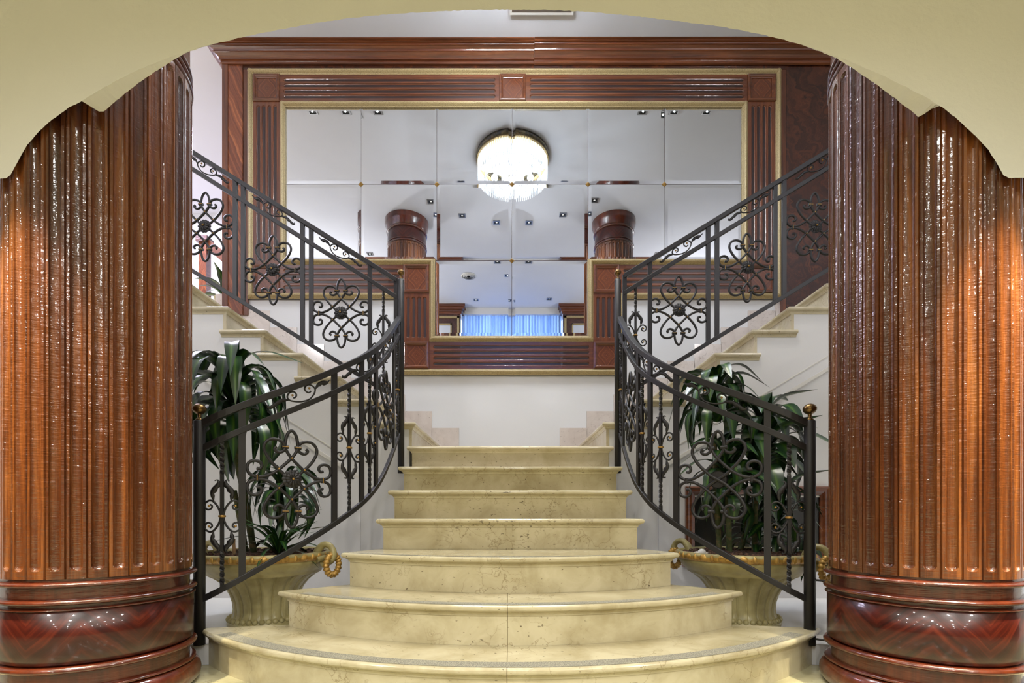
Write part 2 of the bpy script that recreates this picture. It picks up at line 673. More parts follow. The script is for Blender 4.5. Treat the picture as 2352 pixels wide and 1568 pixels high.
def thing(name, label, cat, loc=(0, 0, 0), group=None):
    o = bpy.data.objects.new(name, None)
    COL.objects.link(o)
    o.location = loc
    o.empty_display_size = 0.1
    tag(o, label, cat, group)
    return o


def tag(o, label, cat, group=None):
    o['label'] = label
    o['category'] = cat
    if group:
        o['group'] = group
    return o


def struct(o, label=None, cat=None):
    o['kind'] = 'structure'
    if label:
        o['label'] = label
    if cat:
        o['category'] = cat
    return o


# ================================================================== SETTING
DM = 4.93              # plaster face of the mirror wall
DP = 4.895             # face of the panelling on it
HC = 5.42              # hall ceiling
RS, TR = 0.174, 0.2687  # riser, tread
UP = 2.95              # upper floor

# lobby floor
mb = MB()
mb.box(-6.5, 6.5, -7.0, 2.32, -0.1, 0.0)
struct(mb.build('floor', M['floor']), 'polished cream marble lobby floor at foot of stairs', 'floor')
# ceiling of the hall
mb = MB()
mb.box(-6.5, 6.5, -1.7, 8.2, HC, HC + 0.1)
struct(mb.build('ceiling', M['ceil']), 'pale ceiling of the stair hall above the wooden cornice', 'ceiling')
mb = MB()
mb.box(-6.5, 6.5, -7.0, 1.63, LOBBY_Z, UP)
struct(mb.build('ceiling_lobby', plaster('lobby_ceiling_cream', C(186, 182, 170))), 'cream lobby ceiling in front of the arch', 'ceiling')
# outer walls
mb = MB(); mb.box(-6.6, -6.5, -7.0, 8.2, -0.1, HC)
struct(mb.build('wall_left', M['white']), 'white wall far left', 'wall')
mb = MB(); mb.box(6.5, 6.6, -7.0, 8.2, -0.1, HC)
struct(mb.build('wall_right', M['white']), 'white wall far right', 'wall')
mb = MB(); mb.box(-6.5, 6.5, -7.1, -7.0, -0.1, UP)
struct(mb.build('wall_front', M['ven_flame']), 'unseen lobby wall behind the viewer, darkened to cut haze', 'wall')  # dark veneer added to keep pale reflections off the columns
for s_, nm_ in ((-1, 'left'), (1, 'right')):
    mb = MB(); mb.box(min(s_ * 6.5, s_ * 6.44), max(s_ * 6.5, s_ * 6.44), -7.0, 1.63, 0, LOBBY_Z)  # unseen lining, added to darken what the varnish reflects
    struct(mb.build('wall_dark_lining_' + nm_, M['ven_flame']), 'unseen dark lining added on the %s lobby wall' % nm_, 'wall')
# back wall carrying the mirror; it stops at the left jamb
XL = X(514, DP)
mb = MB(); mb.box(XL, 6.5, DM, DM + 0.3, 0.0, HC)
struct(mb.build('wall_back', M['white']), 'white plaster wall below the mirror', 'wall')
mb = MB(); mb.box(-6.5, XL + 0.3, 7.6, 7.7, 0, HC)
struct(mb.build('wall_back_left', M['white']), 'white wall beyond the left flight', 'wall')
# upper hall wall with the curtained window (seen in the mirror): panels each side and a head above the opening
mb = MB()
mb.box(-6.5, -1.35, -1.7, -1.6, UP, HC)
mb.box(1.42, 6.5, -1.7, -1.6, UP, HC)
struct(mb.build('wall_upper_front', M['white']), 'white wall either side of the blue curtains', 'wall')
# upper floors beside and behind the flights
mb = MB()
mb.box(-6.5, -3.2, 1.9, 7.6, UP - 0.2, UP)
struct(mb.build('floor_upper_left', M['floor']), 'upper landing floor at top of left flight', 'floor')
mb = MB()
mb.box(3.2, 6.5, 1.9, DM, UP - 0.2, UP)
struct(mb.build('floor_upper_right', M['floor']), 'upper landing floor at top of right flight', 'floor')
# low plinth floor either side of the stairs, on which the urns stand
for s in (-1, 1):
    poly = [(s * 3.0, 2.325), (s * 1.47, 2.325), (s * 1.12, 2.40), (s * 0.89, 2.58), (s * 0.70, 2.80), (s * 0.70, 3.6), (s * 3.0, 3.6)]
    if s > 0:
        poly = poly[::-1]
    mb = MB(); mb.prism(poly, 0.0, 0.098)
    struct(mb.build('floor_plinth_left' if s < 0 else 'floor_plinth_right', M['white']), 'low white plinth beside the %s end of the steps' % ('left' if s < 0 else 'right'), 'plinth')
# side walls under the upper landings
for s, nm in ((-1, 'left'), (1, 'right')):
    mb = MB(); mb.box(min(s * 3.0, s * 3.1), max(s * 3.0, s * 3.1), 1.66, 3.6, 0, UP - 0.2)
    struct(mb.build('wall_side_' + nm, M['white']), 'white side wall behind the %s column' % nm, 'wall')

# ------------------------------------------------------------------ arch
ARCH_L = [(-420, 410), (0, 410), (14, 409), (24, 402), (34, 384), (48, 358), (63, 332), (85, 306), (110, 283), (135, 263), (158, 247), (180, 236),
          (203, 222), (240, 200), (270, 183), (300, 168), (345, 149), (390, 131), (440, 114), (500, 99), (560, 84), (640, 69), (720, 54),
          (800, 42), (900, 32), (1000, 26), (1080, 23), (1172, 22)]
ARCH_R = [(1260, 23), (1350, 27), (1450, 36), (1560, 49), (1650, 60), (1750, 79), (1830, 99), (1900, 122), (1950, 140), (2020, 170), (2080, 199),
          (2130, 225), (2165, 247), (2200, 274), (2240, 312), (2270, 344), (2292, 378), (2305, 402), (2318, 408), (2352, 408), (2780, 408)]
DF = 1.672


def arch_back(px, py):
    """Depth and height of the rear edge of the soffit at a front-edge point."""
    pxm = px if px < CX else 2344 - px
    if pxm < 176:
        d, lift = 1.679, 0.03
    elif pxm < 455:
        t = min(1.0, max(0.0, (pxm - 176) / 22.0))
        k = 1.004 + 0.034 * t if pxm < 200 else 1.0 + 0.038 * max(0.0, (440 - pxm) / 240.0)
        d = DF * max(k, 1.002)
        lift = 0.0 if pxm > 198 else 0.03 * (1 - t)
    else:
        t = min(1.0, (pxm - 455) / 120.0)
        d = DF * 1.004 + 0.12 * t
        lift = 0.005 + 0.15 * t
    return d, lift


pts = []
for (x, y) in ARCH_L + ARCH_R:
    pts.append((x, y))
fine = []
for (a, b_) in zip(pts[:-1], pts[1:]):
    n_ = max(1, int(abs(b_[0] - a[0]) / 6)) if abs(b_[0] - a[0]) < 200 else 2
    for i in range(n_):
        t = i / n_
        fine.append((a[0] + (b_[0] - a[0]) * t, a[1] + (b_[1] - a[1]) * t))
fine.append(pts[-1])
random.seed(4)
mb = MB()
v, f = [], []
top = UP
for (x, y) in fine:
    jag = random.uniform(-0.9, 0.9) if 20 < x < 2330 else 0
    pf = P(x, y + jag, DF)
    d, lift = arch_back(x, y)
    pb = Vector((pf.x, d, pf.z + lift))
    v += [pf, (pf.x, DF, top), pb, (pf.x, d, top)]
n_ = len(fine)
for i in range(n_ - 1):
    a, c = i * 4, (i + 1) * 4
    f += [(a, c, c + 1, a + 1), (a + 2, a + 3, c + 3, c + 2), (a, a + 2, c + 2, c), (a + 1, c + 1, c + 3, a + 3)]
mb.add(v, f)
# wall running on either side to the lobby side walls
for s in (-1, 1):
    x0, x1 = sorted((X(-420 if s < 0 else 2780, DF), s * 6.5))
    mb.box(x0, x1, DF, DF + 0.2, P(0, 410 if s < 0 else 408, DF).z, top)
struct(mb.build('wall_arch', M['arch']), 'cream plaster wall with wide flat arch over the stairs', 'arch')

# ================================================================== COLUMNS


def column_radius(theta, z, z0, z1):
    """Fluted boards: V joints between boards, one round-ended flute in each."""
    bw = 2 * PI / NB
    t = (theta % bw) / bw
    u = abs(t - 0.5) * bw * CR          # metres from the board's middle
    half = bw * CR * 0.5
    r = CR
    e = half - u
    if e < 0.0035:
        r -= 0.0055 * (1 - e / 0.0035)
    w = 0.0185
    cz0, cz1 = z0 + 0.028 + w, z1 - 0.03 - w
    dz = max(cz0 - z, z - cz1, 0.0)
    q = math.hypot(u, dz) / w
    if q < 1:
        r -= 0.0125 * math.sqrt(1 - q * q)
    return r


def flute_shaft(z0, z1, cxx, ph):
    w = 0.0185
    bw = 2 * PI / NB
    us = [0.0, 0.03, 0.058, 0.14, 0.19, 0.205, 0.23, 0.27, 0.33, 0.41, 0.5, 0.59, 0.67, 0.73, 0.77, 0.795, 0.81, 0.86, 0.942, 0.97]
    ths = [ph + (i + u) * bw for i in range(NB) for u in us]
    c0, c1 = z0 + 0.028, z1 - 0.03
    zs = [z0] + [c0 + w - w * math.cos(PI / 2 * i / 8) for i in range(9)] + [(c0 + c1) / 2] + [c1 - w + w * math.sin(PI / 2 * i / 8) for i in range(9)] + [z1]
    n, v, f = len(ths), [], []
    for z in zs:
        for i, th in enumerate(ths):
            r = column_radius(th - ph + 1e-9, z, z0, z1)
            v.append((cxx + r * math.cos(th), CY + r * math.sin(th), z))
    for j in range(len(zs) - 1):
        for i in range(n):
            k = (i + 1) % n
            f.append((j * n + i, j * n + k, (j + 1) * n + k, (j + 1) * n + i))
    mb = MB()
    mb.add(v, f, False)
    mb.add([(cxx + (CR - 0.003) * math.cos(2 * PI * i / 64), CY + (CR - 0.003) * math.sin(2 * PI * i / 64), z0 + 0.001) for i in range(64)], [tuple(range(63, -1, -1))])
    return mb


def torus_prof(z0, z1, r, out, n=8):
    h = (z1 - z0) / 2
    return [(r + out * math.sin(PI * i / n), z0 + h - h * math.cos(PI * i / n)) for i in range(n + 1)]


def column(cxx, ph, mat, side):
    t = thing('column', 'fluted mahogany column on turned base at the %s of the steps' % side, 'column', (cxx, CY, 0))
    c = (cxx, CY, 0)
    flute_shaft(0.497, 2.565, cxx, ph).build('fluted_shaft', mat, t)
    k = CR - 0.008
    for (z0, z1, r, out) in ((0.467, 0.487, k + 0.006, 0.022), (0.405, 0.426, k + 0.006, 0.022), (0.385, 0.393, k + 0.012, 0.010),
                             (0.165, 0.190, k + 0.010, 0.018), (0.098, 0.112, k + 0.012, 0.012), (0.0, 0.098, k + 0.006, 0.038)):
        mb = MB(); mb.lathe([(r - 0.03, z0)] + torus_prof(z0, z1, r, out) + [(r - 0.03, z1)], 96, c)
        mb.build('base_moulding', M['wood_ring'], t)
    mb = MB(); mb.lathe([(k, 0.02), (k, 0.50)], 96, c); mb.build('base_core', M['wood_ring'], t)
    mb = MB(); mb.lathe([(k, 0.19), (k + 0.014, 0.20), (k + 0.014, 0.384), (k, 0.39)], 96, c)
    mb.build('base_block', M['ven_round'], t)
    # middle band where the column passes the upper floor
    mb = MB(); mb.lathe([(k, 2.565), (k, 3.02)], 96, c); mb.build('middle_core', M['wood_ring'], t)
    for (z0, z1, r, out) in ((2.568, 2.592, k + 0.002, 0.011), (2.606, 2.622, k + 0.002, 0.009), (2.64, 2.655, k + 0.002, 0.008)):
        mb = MB(); mb.lathe([(r - 0.03, z0)] + torus_prof(z0, z1, r, out) + [(r - 0.03, z1)], 96, c)
        mb.build('middle_moulding', M['wood_ring'], t)
    # upper storey: shaft, block, cap
    flute_shaft(3.0, 4.97, cxx, ph).build('fluted_shaft', mat, t)
    mb = MB(); mb.lathe([(k, 4.97), (k + 0.008, 5.02), (k + 0.008, 5.20), (k, 5.22)], 96, c); mb.build('capital_block', M['ven_round'], t)
    for (z0, z1, r, out) in ((4.972, 5.0, k + 0.004, 0.020), (5.012, 5.03, k + 0.004, 0.016), (5.20, 5.235, k + 0.006, 0.022)):
        mb = MB(); mb.lathe([(r - 0.03, z0)] + torus_prof(z0, z1, r, out) + [(r - 0.03, z1)], 96, c)
        mb.build('capital_moulding', M['wood_ring'], t)
    mb = MB(); mb.lathe([(k, 5.235), (k + 0.016, 5.25), (k + 0.022, 5.29), (k + 0.045, 5.33), (k + 0.050, 5.36), (k + 0.050, HC - 0.002)], 96, c)
    mb.build('capital', M['wood_ring'], t)
    return t


column(CXL, PH_L, M['col_l'], 'left')
column(CXR, PH_R, M['col_r'], 'right')

# ================================================================== LOWER STAIRS
NOSE = [(0.0, -0.049), (0.004, -0.049), (0.005, -0.043), (0.009, -0.036), (0.016, -0.032), (0.017, -0.028), (0.022, -0.0275)]
NOSE += [(0.022 + 0.0115 * math.sin(PI * i / 8), -0.014 - 0.0135 * math.cos(PI * i / 8)) for i in range(0, 9)]


def step_mesh(path, back, z0, z1):
    """Riser body and tread of one step. path runs left end -> front -> right end (outward on its right)."""
    riser = MB()
    riser.prism(list(path) + list(back), z0, z1 - 0.045)
    tread = MB()
    tread.plan_sweep(path, [(o, z1 + dz) for o, dz in NOSE], False, False)
    offs = mitres(path, False, 1.6)
    topp = [(x + ox * 0.022, y + oy * 0.022) for (x, y), (ox, oy) in zip(path, offs)]
    poly = topp + list(back)
    n = len(poly)
    v = [(a, b, z1 - 0.0005) for a, b in poly]
    tread.add(v, [tuple(range(n))])
    # underside of the tread slab
    tread.add([(a, b, z1 - 0.047) for a, b in list(path) + list(back)], [tuple(range(len(path) + len(back) - 1, -1, -1))])
    return riser, tread


ARC_C = 3.9
stairs = thing('staircase', 'cream marble staircase with seven steps rising to the landing', 'staircase', (0, 1.76, 0))


def arc_path(rad, xe, ye, side_back, n=40):
    a = math.asin(min(1, xe / rad))
    pts_ = [(rad * math.sin(-a + 2 * a * i / n), ARC_C - rad * math.cos(-a + 2 * a * i / n)) for i in range(n + 1)]
    return [(-side_back[0], side_back[1])] + pts_ + [(side_back[0], side_back[1])]


steps = []
# three curved bottom steps about one centre
steps.append((arc_path(2.140, 1.452, 2.32, (1.09, 2.385)), [(1.0, 2.7), (-1.0, 2.7)], 'stone_seam'))
steps.append((arc_path(1.876, 1.085, 2.37, (0.848, 2.56)), [(0.75, 2.85), (-0.75, 2.85)], 'stone_seam'))
steps.append((arc_path(1.597, 0.843, 2.545, (0.730, 2.79)), [(0.70, 3.0), (-0.70, 3.0)], 'stone'))
for i in range(4, 7):
    yf = 2.74 + (i - 4) * TR + 0.03
    steps.append(([(-0.727, yf + 0.30), (-0.727, yf), (0.727, yf), (0.727, yf + 0.30)], [(0.70, yf + 0.32), (-0.70, yf + 0.32)], 'stone_worn' if i < 6 else 'stone'))
yf = 2.74 + 3 * TR + 0.03
steps.append(([(-0.727, yf + 0.02), (-0.727, yf), (0.727, yf), (0.727, yf + 0.02)], [(0.727, DM), (-0.727, DM)], 'stone_lit'))
ORD = ['lowest', 'second', 'third', 'fourth', 'fifth', 'sixth', 'top']
for i, (path, back, mk) in enumerate(steps):
    riser, tread = step_mesh(path, back, i * RS, (i + 1) * RS)
    r = riser.build('riser', M[mk], stairs)
    t = tread.build('tread', M['stone_chip' if i == 3 else mk], stairs)
    if i < 3:
        # gritted anti-slip strip let into the tread just behind the nosing
        offs = mitres(path, False, 1.0)
        sub = list(zip(path, offs))[3:-3]
        lo, hi = (-0.004, -0.066) if i == 0 else (-0.004, -0.056)
        if i == 2:
            lo, hi = -0.004, -0.034
        z = (i + 1) * RS
        v = []
        for (x, y), (ox, oy) in sub:
            v += [(x + ox * (0.022 + lo), y + oy * (0.022 + lo), z + 0.0006), (x + ox * (0.022 + hi), y + oy * (0.022 + hi), z + 0.0006)]
        g = MB()
        g.add(v, [(2 * k, 2 * k + 2, 2 * k + 3, 2 * k + 1) for k in range(len(sub) - 1)])
        o = g.build('anti_slip_strip', M['grit'], t)
        o['label'] = 'grey gritted strip'

# ================================================================== UPPER FLIGHTS


def nose_x(k, s):
    return -(0.697 + (k - 8) * 0.275) if s < 0 else 0.680 + (k - 8) * 0.2736


def up_z(k):
    return 1.395 + (k - 8) * 0.1705


for s, nm in ((-1, 'left'), (1, 'right')):
    fl = thing('staircase', 'upper %s flight of cream marble treads climbing to the %s' % (nm, nm), 'staircase', (s * 0.7, 3.6, 7 * RS))
    y0 = 3.583
    prof = []
    for k in range(8, 18):
        xn, z = nose_x(k, s), up_z(k)
        xr = xn + s * 0.030           # riser face
        zb = z - (RS if k == 8 else 0.1705)
        mb = MB(); mb.box(min(xr, xr + s * 0.022), max(xr, xr + s * 0.022), y0 - 0.004, DM, zb, z - 0.045)
        mb.build('riser', M['stone_lit'], fl)
        # tread with a nosing on the front and a return on the open end
        xb = xn + s * 0.342
        path = [(xb, y0), (xr, y0), (xr, DM)]
        if s < 0:
            path = [(xb, y0), (xr, y0), (xr, DM)]
            inner = [(xb, DM)]
        else:
            path = [(xr, DM), (xr, y0), (xb, y0)]
            inner = [(xb, DM)]
        tread = MB()
        tread.plan_sweep(path, [(o, z + dz) for o, dz in NOSE])
        offs = mitres(path, False, 1.6)
        topp = [(x + ox * 0.022, y + oy * 0.022) for (x, y), (ox, oy) in zip(path, offs)] + inner
        tread.add([(a, b, z - 0.0005) for a, b in topp], [tuple(range(len(topp)))])
        low = path + inner
        tread.add([(a, b, z - 0.048) for a, b in low], [tuple(range(len(low) - 1, -1, -1))])
        # closed tip of the return
        e = (xb, y0)
        eo = [(e[0] , e[1] - o, z + dz) for o, dz in NOSE] + [(e[0], e[1], z)]
        tread.add(eo, [tuple(range(len(eo))), tuple(range(len(eo) - 1, -1, -1))])
        tread.build('tread', M['stone_lit'], fl)
    # white plastered wall under the flight
    poly = [(s * 0.73, 0.098)]
    for k in range(8, 18):
        xr = nose_x(k, s) + s * 0.052
        zt = up_z(k) - 0.047
        zp = up_z(k - 1) - 0.047 if k > 8 else 0.098
        poly += [(xr, zp), (xr, zt)]
    poly += [(s * 3.3, up_z(17) - 0.047), (s * 3.3, 0.098)]
    if s > 0:
        poly = poly[::-1]
    mb = MB(); mb.prism(poly, y0, DM, 'XZ')
    struct(mb.build('wall_stair_' + nm, M['white']), 'white plastered wall beneath the %s flight' % nm, 'wall')
    # thin sloping fillet on that wall
    if s < 0:
        a, b_ = P(440, 852, y0), P(830, 1099, y0)
        a2, b2 = P(440, 822, y0), P(800, 1052, y0)
    else:
        a, b_ = P(1910, 842, y0), P(1520, 1074, y0)
        a2, b2 = P(1910, 812, y0), P(1560, 1020, y0)
    mb = MB()
    for (q0, q1, hw, th) in ((a, b_, 0.012, 0.010), (a2, b2, 0.004, 0.004)):
        d_ = (q1 - q0).normalized()
        nrm = Vector((-d_.z, 0, d_.x)) * hw
        v = []
        for q in (q0, q1):
            for sg, yy in ((-1, 0), (-1, -th), (1, -th), (1, 0)):
                v.append(q + nrm * sg + Vector((0, yy, 0)))
        mb.add(v, [(0, 1, 5, 4), (1, 2, 6, 5), (2, 3, 7, 6), (0, 4, 7, 3), (0, 3, 2, 1), (4, 5, 6, 7)])
    struct(mb.build('trim_%d' % (1 if s < 0 else 2), M['white_paint']), 'thin sloping moulding on wall under %s flight' % nm, 'trim')
    # slim pilaster where the wall turns in towards the steps
    qa, qb = (803, 829) if s < 0 else (1512, 1536)
    mb = MB(); mb.box(X(qa, y0), X(qb, y0), y0 - 0.012, y0 - 0.0005, 0.098, Z(1098, y0))
    struct(mb.build('trim_%d' % (4 if s < 0 else 5), M['white']), 'slim white pilaster strip beside the %s end of the steps' % nm, 'trim')
    # stepped marble skirting on the back wall
    for k in range(7, 17):
        xa = (nose_x(k, s) - s * 0.175) if k > 7 else nose_x(8, s) - s * (0.175 - 0.0)
        if k == 7:
            continue
        xb = xa + s * 0.277
        zt = up_z(k) + 0.195
        zlo = up_z(k) - 0.30
        mb = MB(); mb.box(min(xa, xb), max(xa, xb), DM - 0.012, DM - 0.001, zlo, zt)
        o = mb.build('baseboard_tile', M['skirt'])
        o.name = 'baseboard_%s_%d' % (nm, k - 7)
        struct(o, 'stepped pinkish marble skirting tile beside the %s flight' % nm, 'skirting')

# ================================================================== MIRROR WALL


def rect_path(x0, y0, x1, y1, d=DP):
    """Clockwise as seen from the camera, so inward is to the right of travel."""
    return [(X(x0, d), Z(y0, d)), (X(x1, d), Z(y0, d)), (X(x1, d), Z(y1, d)), (X(x0, d), Z(y1, d))]


def pix_path(pts_, d=DP):
    return [(X(a, d), Z(b, d)) for a, b in pts_]


PX = DP / F
panel = thing('wall_panelling', 'mahogany panelling with gilt mouldings framing the great mirror on back wall', 'wall panelling', (0, DM, Z(860, DP)))
OUT = [(568, 157), (1795, 157), (1795, 685), (1436, 685), (1436, 860), (912, 860), (912, 685), (568, 685)]
INN = [(642, 232), (1718, 232), (1718, 607), (1363, 607), (1363, 784), (986, 784), (986, 607), (642, 607)]
mb = MB()
mb.prism(pix_path(OUT)[::-1], DM - 0.02, DM - 0.001, 'XZ')
mb.build('backing_board', M['dark_wood'], panel)
TW = 13.2 * PX
GP = [(0, 0), (0, 0.018)] + [(0.006 + (TW - 0.012) * i / 8, 0.022 + 0.026 * math.sin(PI * i / 8)) for i in range(9)] + [(TW, 0.018), (TW, 0.0)]
mb = MB(); mb.wall_sweep(pix_path(OUT), GP, DM - 0.015); mb.build('gilt_moulding', M['gold'], panel)
mb = MB(); mb.wall_sweep(pix_path(INN), GP, DM - 0.015); mb.build('gilt_moulding', M['gold'], panel)
# gilt corner leaves
for (px, py) in [(574, 163), (1789, 163), (1789, 679), (574, 679), (648, 238), (1712, 238), (992, 601), (1357, 601), (992, 778), (1357, 778), (648, 601), (1712, 601)]:
    mb = MB(); mb.sphere(P(px, py, DP), 0.026, 10, 6, (1.0, 0.9, 1.0))
    mb.build('gilt_corner', M['gold'], panel)


def flute_panel(px0, py0, px1, py1, orient, name='fluted_panel', yb=DM - 0.03):
    """Board with four round-ended flutes."""
    x0, x1, z1, z0 = X(px0, DP), X(px1, DP), Z(py0, DP), Z(py1, DP)
    if orient == 'H':
        a0, a1, c0, c1 = x0, x1, z0, z1
    else:
        a0, a1, c0, c1 = z0, z1, x0, x1
    w = 0.0195
    span = c1 - c0
    cs = [c0 + span / 2 + (i - 1.5) * 12.8 * PX for i in range(4)]
    ea, eb = a0 + 0.058, a1 - 0.058
    av = sorted(set([a0] + [ea - w * math.cos(PI / 2 * i / 6) for i in range(7)] + [eb + w * math.sin(PI / 2 * i / 6) for i in range(7)] + [a1, (a0 + a1) / 2]))
    cv = {c0, c1}
    for q in cs:
        for i in range(-6, 7):
            cv.add(q + w * math.sin(PI / 2 * i / 6))
    cv = sorted(cv)
    v, f = [], []
    for a in av:
        for c in cv:
            dep = 0.0
            for q in cs:
                da = max(ea - a, a - eb, 0)
                t_ = math.hypot(c - q, da) / w
                if t_ < 1:
                    dep = max(dep, 0.013 * math.sqrt(1 - t_ * t_))
            y = yb + dep
            v.append((a, y, c) if orient == 'H' else (c, y, a))
    n = len(cv)
    for i in range(len(av) - 1):
        for j in range(n - 1):
            q = (i * n + j, (i + 1) * n + j, (i + 1) * n + j + 1, i * n + j + 1)
            f.append(q if orient == 'H' else q[::-1])
    mb = MB(); mb.add(v, f, False)
    mb.box(x0, x1, DM - 0.018, DM - 0.006, z0, z1)
    return mb.build(name, M['wood_x'] if orient == 'H' else M['wood_z'], panel, ((x0 + x1) / 2, yb, (z0 + z1) / 2))


def block(px0, py0, px1, py1):
    """Square block: bevelled frame round a sunk diamond-matched veneer."""
    p_ = rect_path(px0, py0, px1, py1)
    mb = MB()
    mb.wall_sweep(p_, [(0, 0.0), (0, 0.024), (0.006, 0.032), (0.018, 0.034), (0.026, 0.028), (0.032, 0.020), (0.038, 0.018), (0.040, 0.008)], DM - 0.015)
    fr = mb.build('corner_block', M['wood_x'], panel)
    x0, x1, z1, z0 = X(px0, DP) + 0.036, X(px1, DP) - 0.036, Z(py0, DP) - 0.036, Z(py1, DP) + 0.036
    mb = MB(); mb.box(x0, x1, DM - 0.026, DM - 0.016, z0, z1)
    mb.build('veneer_square', M['ven_diamond'], fr, ((x0 + x1) / 2, DM - 0.026, (z0 + z1) / 2))


for args in [(581, 170, 642, 232), (1147, 170, 1208, 232), (1718, 170, 1782, 232), (581, 607, 642, 672), (926, 607, 986, 672), (1363, 607, 1423, 672),
             (1718, 607, 1782, 672), (926, 784, 986, 847), (1363, 784, 1423, 847)]:
    block(*args)
for args in [(642, 170, 1147, 232, 'H'), (1208, 170, 1718, 232, 'H'), (581, 232, 642, 607, 'V'), (1718, 232, 1782, 607, 'V'), (642, 607, 926, 672, 'H'),
             (1423, 607, 1718, 672, 'H'), (926, 672, 986, 784, 'V'), (1363, 672, 1423, 784, 'V'), (986, 784, 1363, 847, 'H')]:
    flute_panel(*args)
# pilaster with diagonal veneer on the left end, strips round the gilt frame, flame veneer field on the right
x0, x1 = X(524, DP), X(557, DP)
mb = MB(); mb.box(XL - 0.012, X(524, DP), DM - 0.045, DM + 0.3, Z(722, DP), Z(146, DP)); mb.build('pilaster_edge', M['wood_z'], panel)
mb = MB(); mb.box(x0, x1, DM - 0.036, DM - 0.001, Z(722, DP), Z(146, DP)); mb.build('pilaster', M['ven_diag'], panel, (x0 - 0.3, DM, 3.0))
mb = MB(); mb.box(X(557.5, DP), X(568.5, DP), DM - 0.026, DM - 0.001, Z(722, DP), Z(146, DP)); mb.build('pilaster_strip', M['wood_z'], panel)
mb = MB(); mb.box(X(557, DP), X(1807, DP), DM - 0.028, DM - 0.001, Z(158, DP), Z(146, DP)); mb.build('frieze_strip', M['ven_flame'], panel)
mb = MB(); mb.box(X(1794.5, DP), X(1806.5, DP), DM - 0.026, DM - 0.001, Z(722, DP), Z(146, DP)); mb.build('pilaster_strip', M['wood_z'], panel)
mb = MB(); mb.box(X(1807.5, DP), 4.6, DM - 0.024, DM - 0.001, Z(722, DP), Z(146, DP)); mb.build('veneer_field', M['ven_flame'], panel, (3.2, DM, 3.6))

# cornice (two lengths that meet slightly out of line)
zb, zt = Z(146, 4.88), HC - 0.003
h = zt - zb
CP = [(0.0, zb), (0.020, zb), (0.022, zb + 0.07 * h), (0.016, zb + 0.09 * h), (0.016, zb + 0.20 * h), (0.030, zb + 0.22 * h), (0.030, zb + 0.27 * h), (0.024, zb + 0.29 * h),
      (0.026, zb + 0.36 * h), (0.036, zb + 0.43 * h), (0.056, zb + 0.50 * h), (0.066, zb + 0.52 * h), (0.066, zb + 0.56 * h), (0.058, zb + 0.58 * h), (0.064, zb + 0.66 * h),
      (0.086, zb + 0.72 * h), (0.096, zb + 0.73 * h), (0.096, zb + 0.78 * h), (0.086, zb + 0.795 * h), (0.090, zb + 0.85 * h), (0.112, zb + 0.88 * h), (0.112, zb + 0.915 * h),
      (0.104, zb + 0.93 * h), (0.132, zb + 0.95 * h), (0.132, zt), (0.0, zt)]
corn = thing('cornice', 'stepped mahogany cornice along the top of the mirror wall', 'cornice', (0, DM - 0.03, zb))
mb = MB(); mb.plan_sweep([(XL - 0.01, DM + 0.3), (XL - 0.01, DM - 0.03), (X(1227.5, 4.8), DM - 0.03)], CP)
mb.build('cornice_length', M['wood_x'], corn)
mb = MB(); mb.plan_sweep([(X(1228, 4.8), DM - 0.034), (4.6, DM - 0.034)], [(o, z + (0.006 if 0 < i < len(CP) - 2 else 0)) for i, (o, z) in enumerate(CP)])
mb.build('cornice_length', M['wood_x'], corn)

# the mirror: fourteen bevelled panes with gilt studs
mir = thing('wall_mirror', 'great wall mirror of fourteen square panes reflecting chandelier and ceiling', 'mirror', (0, DM, Z(771, DP)))
cols = [655, 828.5, 1003, 1176, 1351, 1527, 1705]
rows = [245, 421, 596]
panes = [(cols[i], rows[j], cols[i + 1], rows[j + 1]) for j in range(2) for i in range(6)]
panes += [(1000, 597.5, 1175.5, 771), (1175.5, 597.5, 1350, 771)]
random.seed(11)
for (a, b_, c_, d_) in panes:
    x0, x1, z1, z0 = X(a, DP) + 0.0012, X(c_, DP) - 0.0012, Z(b_, DP) - 0.0012, Z(d_, DP) + 0.0012
    bw, ye, yi = 0.034, DM - 0.0200, DM - 0.0226
    tilt = math.tan(R(0.0)) 
    jx, jz = random.uniform(-0.0005, 0.0005), random.uniform(-0.0003, 0.0003)
    zc, xc = (z0 + z1) / 2, (x0 + x1) / 2

    def yy(y, x_, z_):
        return y - (z_ - zc) * (tilt + jz) + (x_ - xc) * jx
    v = [(x0, z0, ye), (x1, z0, ye), (x1, z1, ye), (x0, z1, ye), (x0 + bw, z0 + bw, yi), (x1 - bw, z0 + bw, yi), (x1 - bw, z1 - bw, yi), (x0 + bw, z1 - bw, yi)]
    v3 = [(x_, yy(y_, x_, z_), z_) for x_, z_, y_ in v] + [(x0, DM - 0.015, z0), (x1, DM - 0.015, z0), (x1, DM - 0.015, z1), (x0, DM - 0.015, z1)]
    mb = MB()
    mb.add(v3, [(4, 5, 6, 7), (0, 1, 5, 4), (1, 2, 6, 5), (2, 3, 7, 6), (3, 0, 4, 7), (8, 9, 1, 0), (9, 10, 2, 1), (10, 11, 3, 2), (11, 8, 0, 3)])
    mb.build('mirror_pane', M['mirror'], mir)
for (px, py) in [(828, 421), (1003, 421), (1176, 421), (1351, 421), (1527, 421), (1175.5, 597)]:
    c_ = P(px, py, DP)
    mb = MB()
    r_ = 0.027
    mb.add([(c_.x - r_, DM - 0.022, c_.z), (c_.x, DM - 0.022, c_.z - r_), (c_.x + r_, DM - 0.022, c_.z), (c_.x, DM - 0.022, c_.z + r_), (c_.x, DM - 0.045, c_.z)],
           [(0, 1, 4), (1, 2, 4), (2, 3, 4), (3, 0, 4)])
    mb.build('gilt_stud', M['gilt'], mir)

# ================================================================== RAILINGS


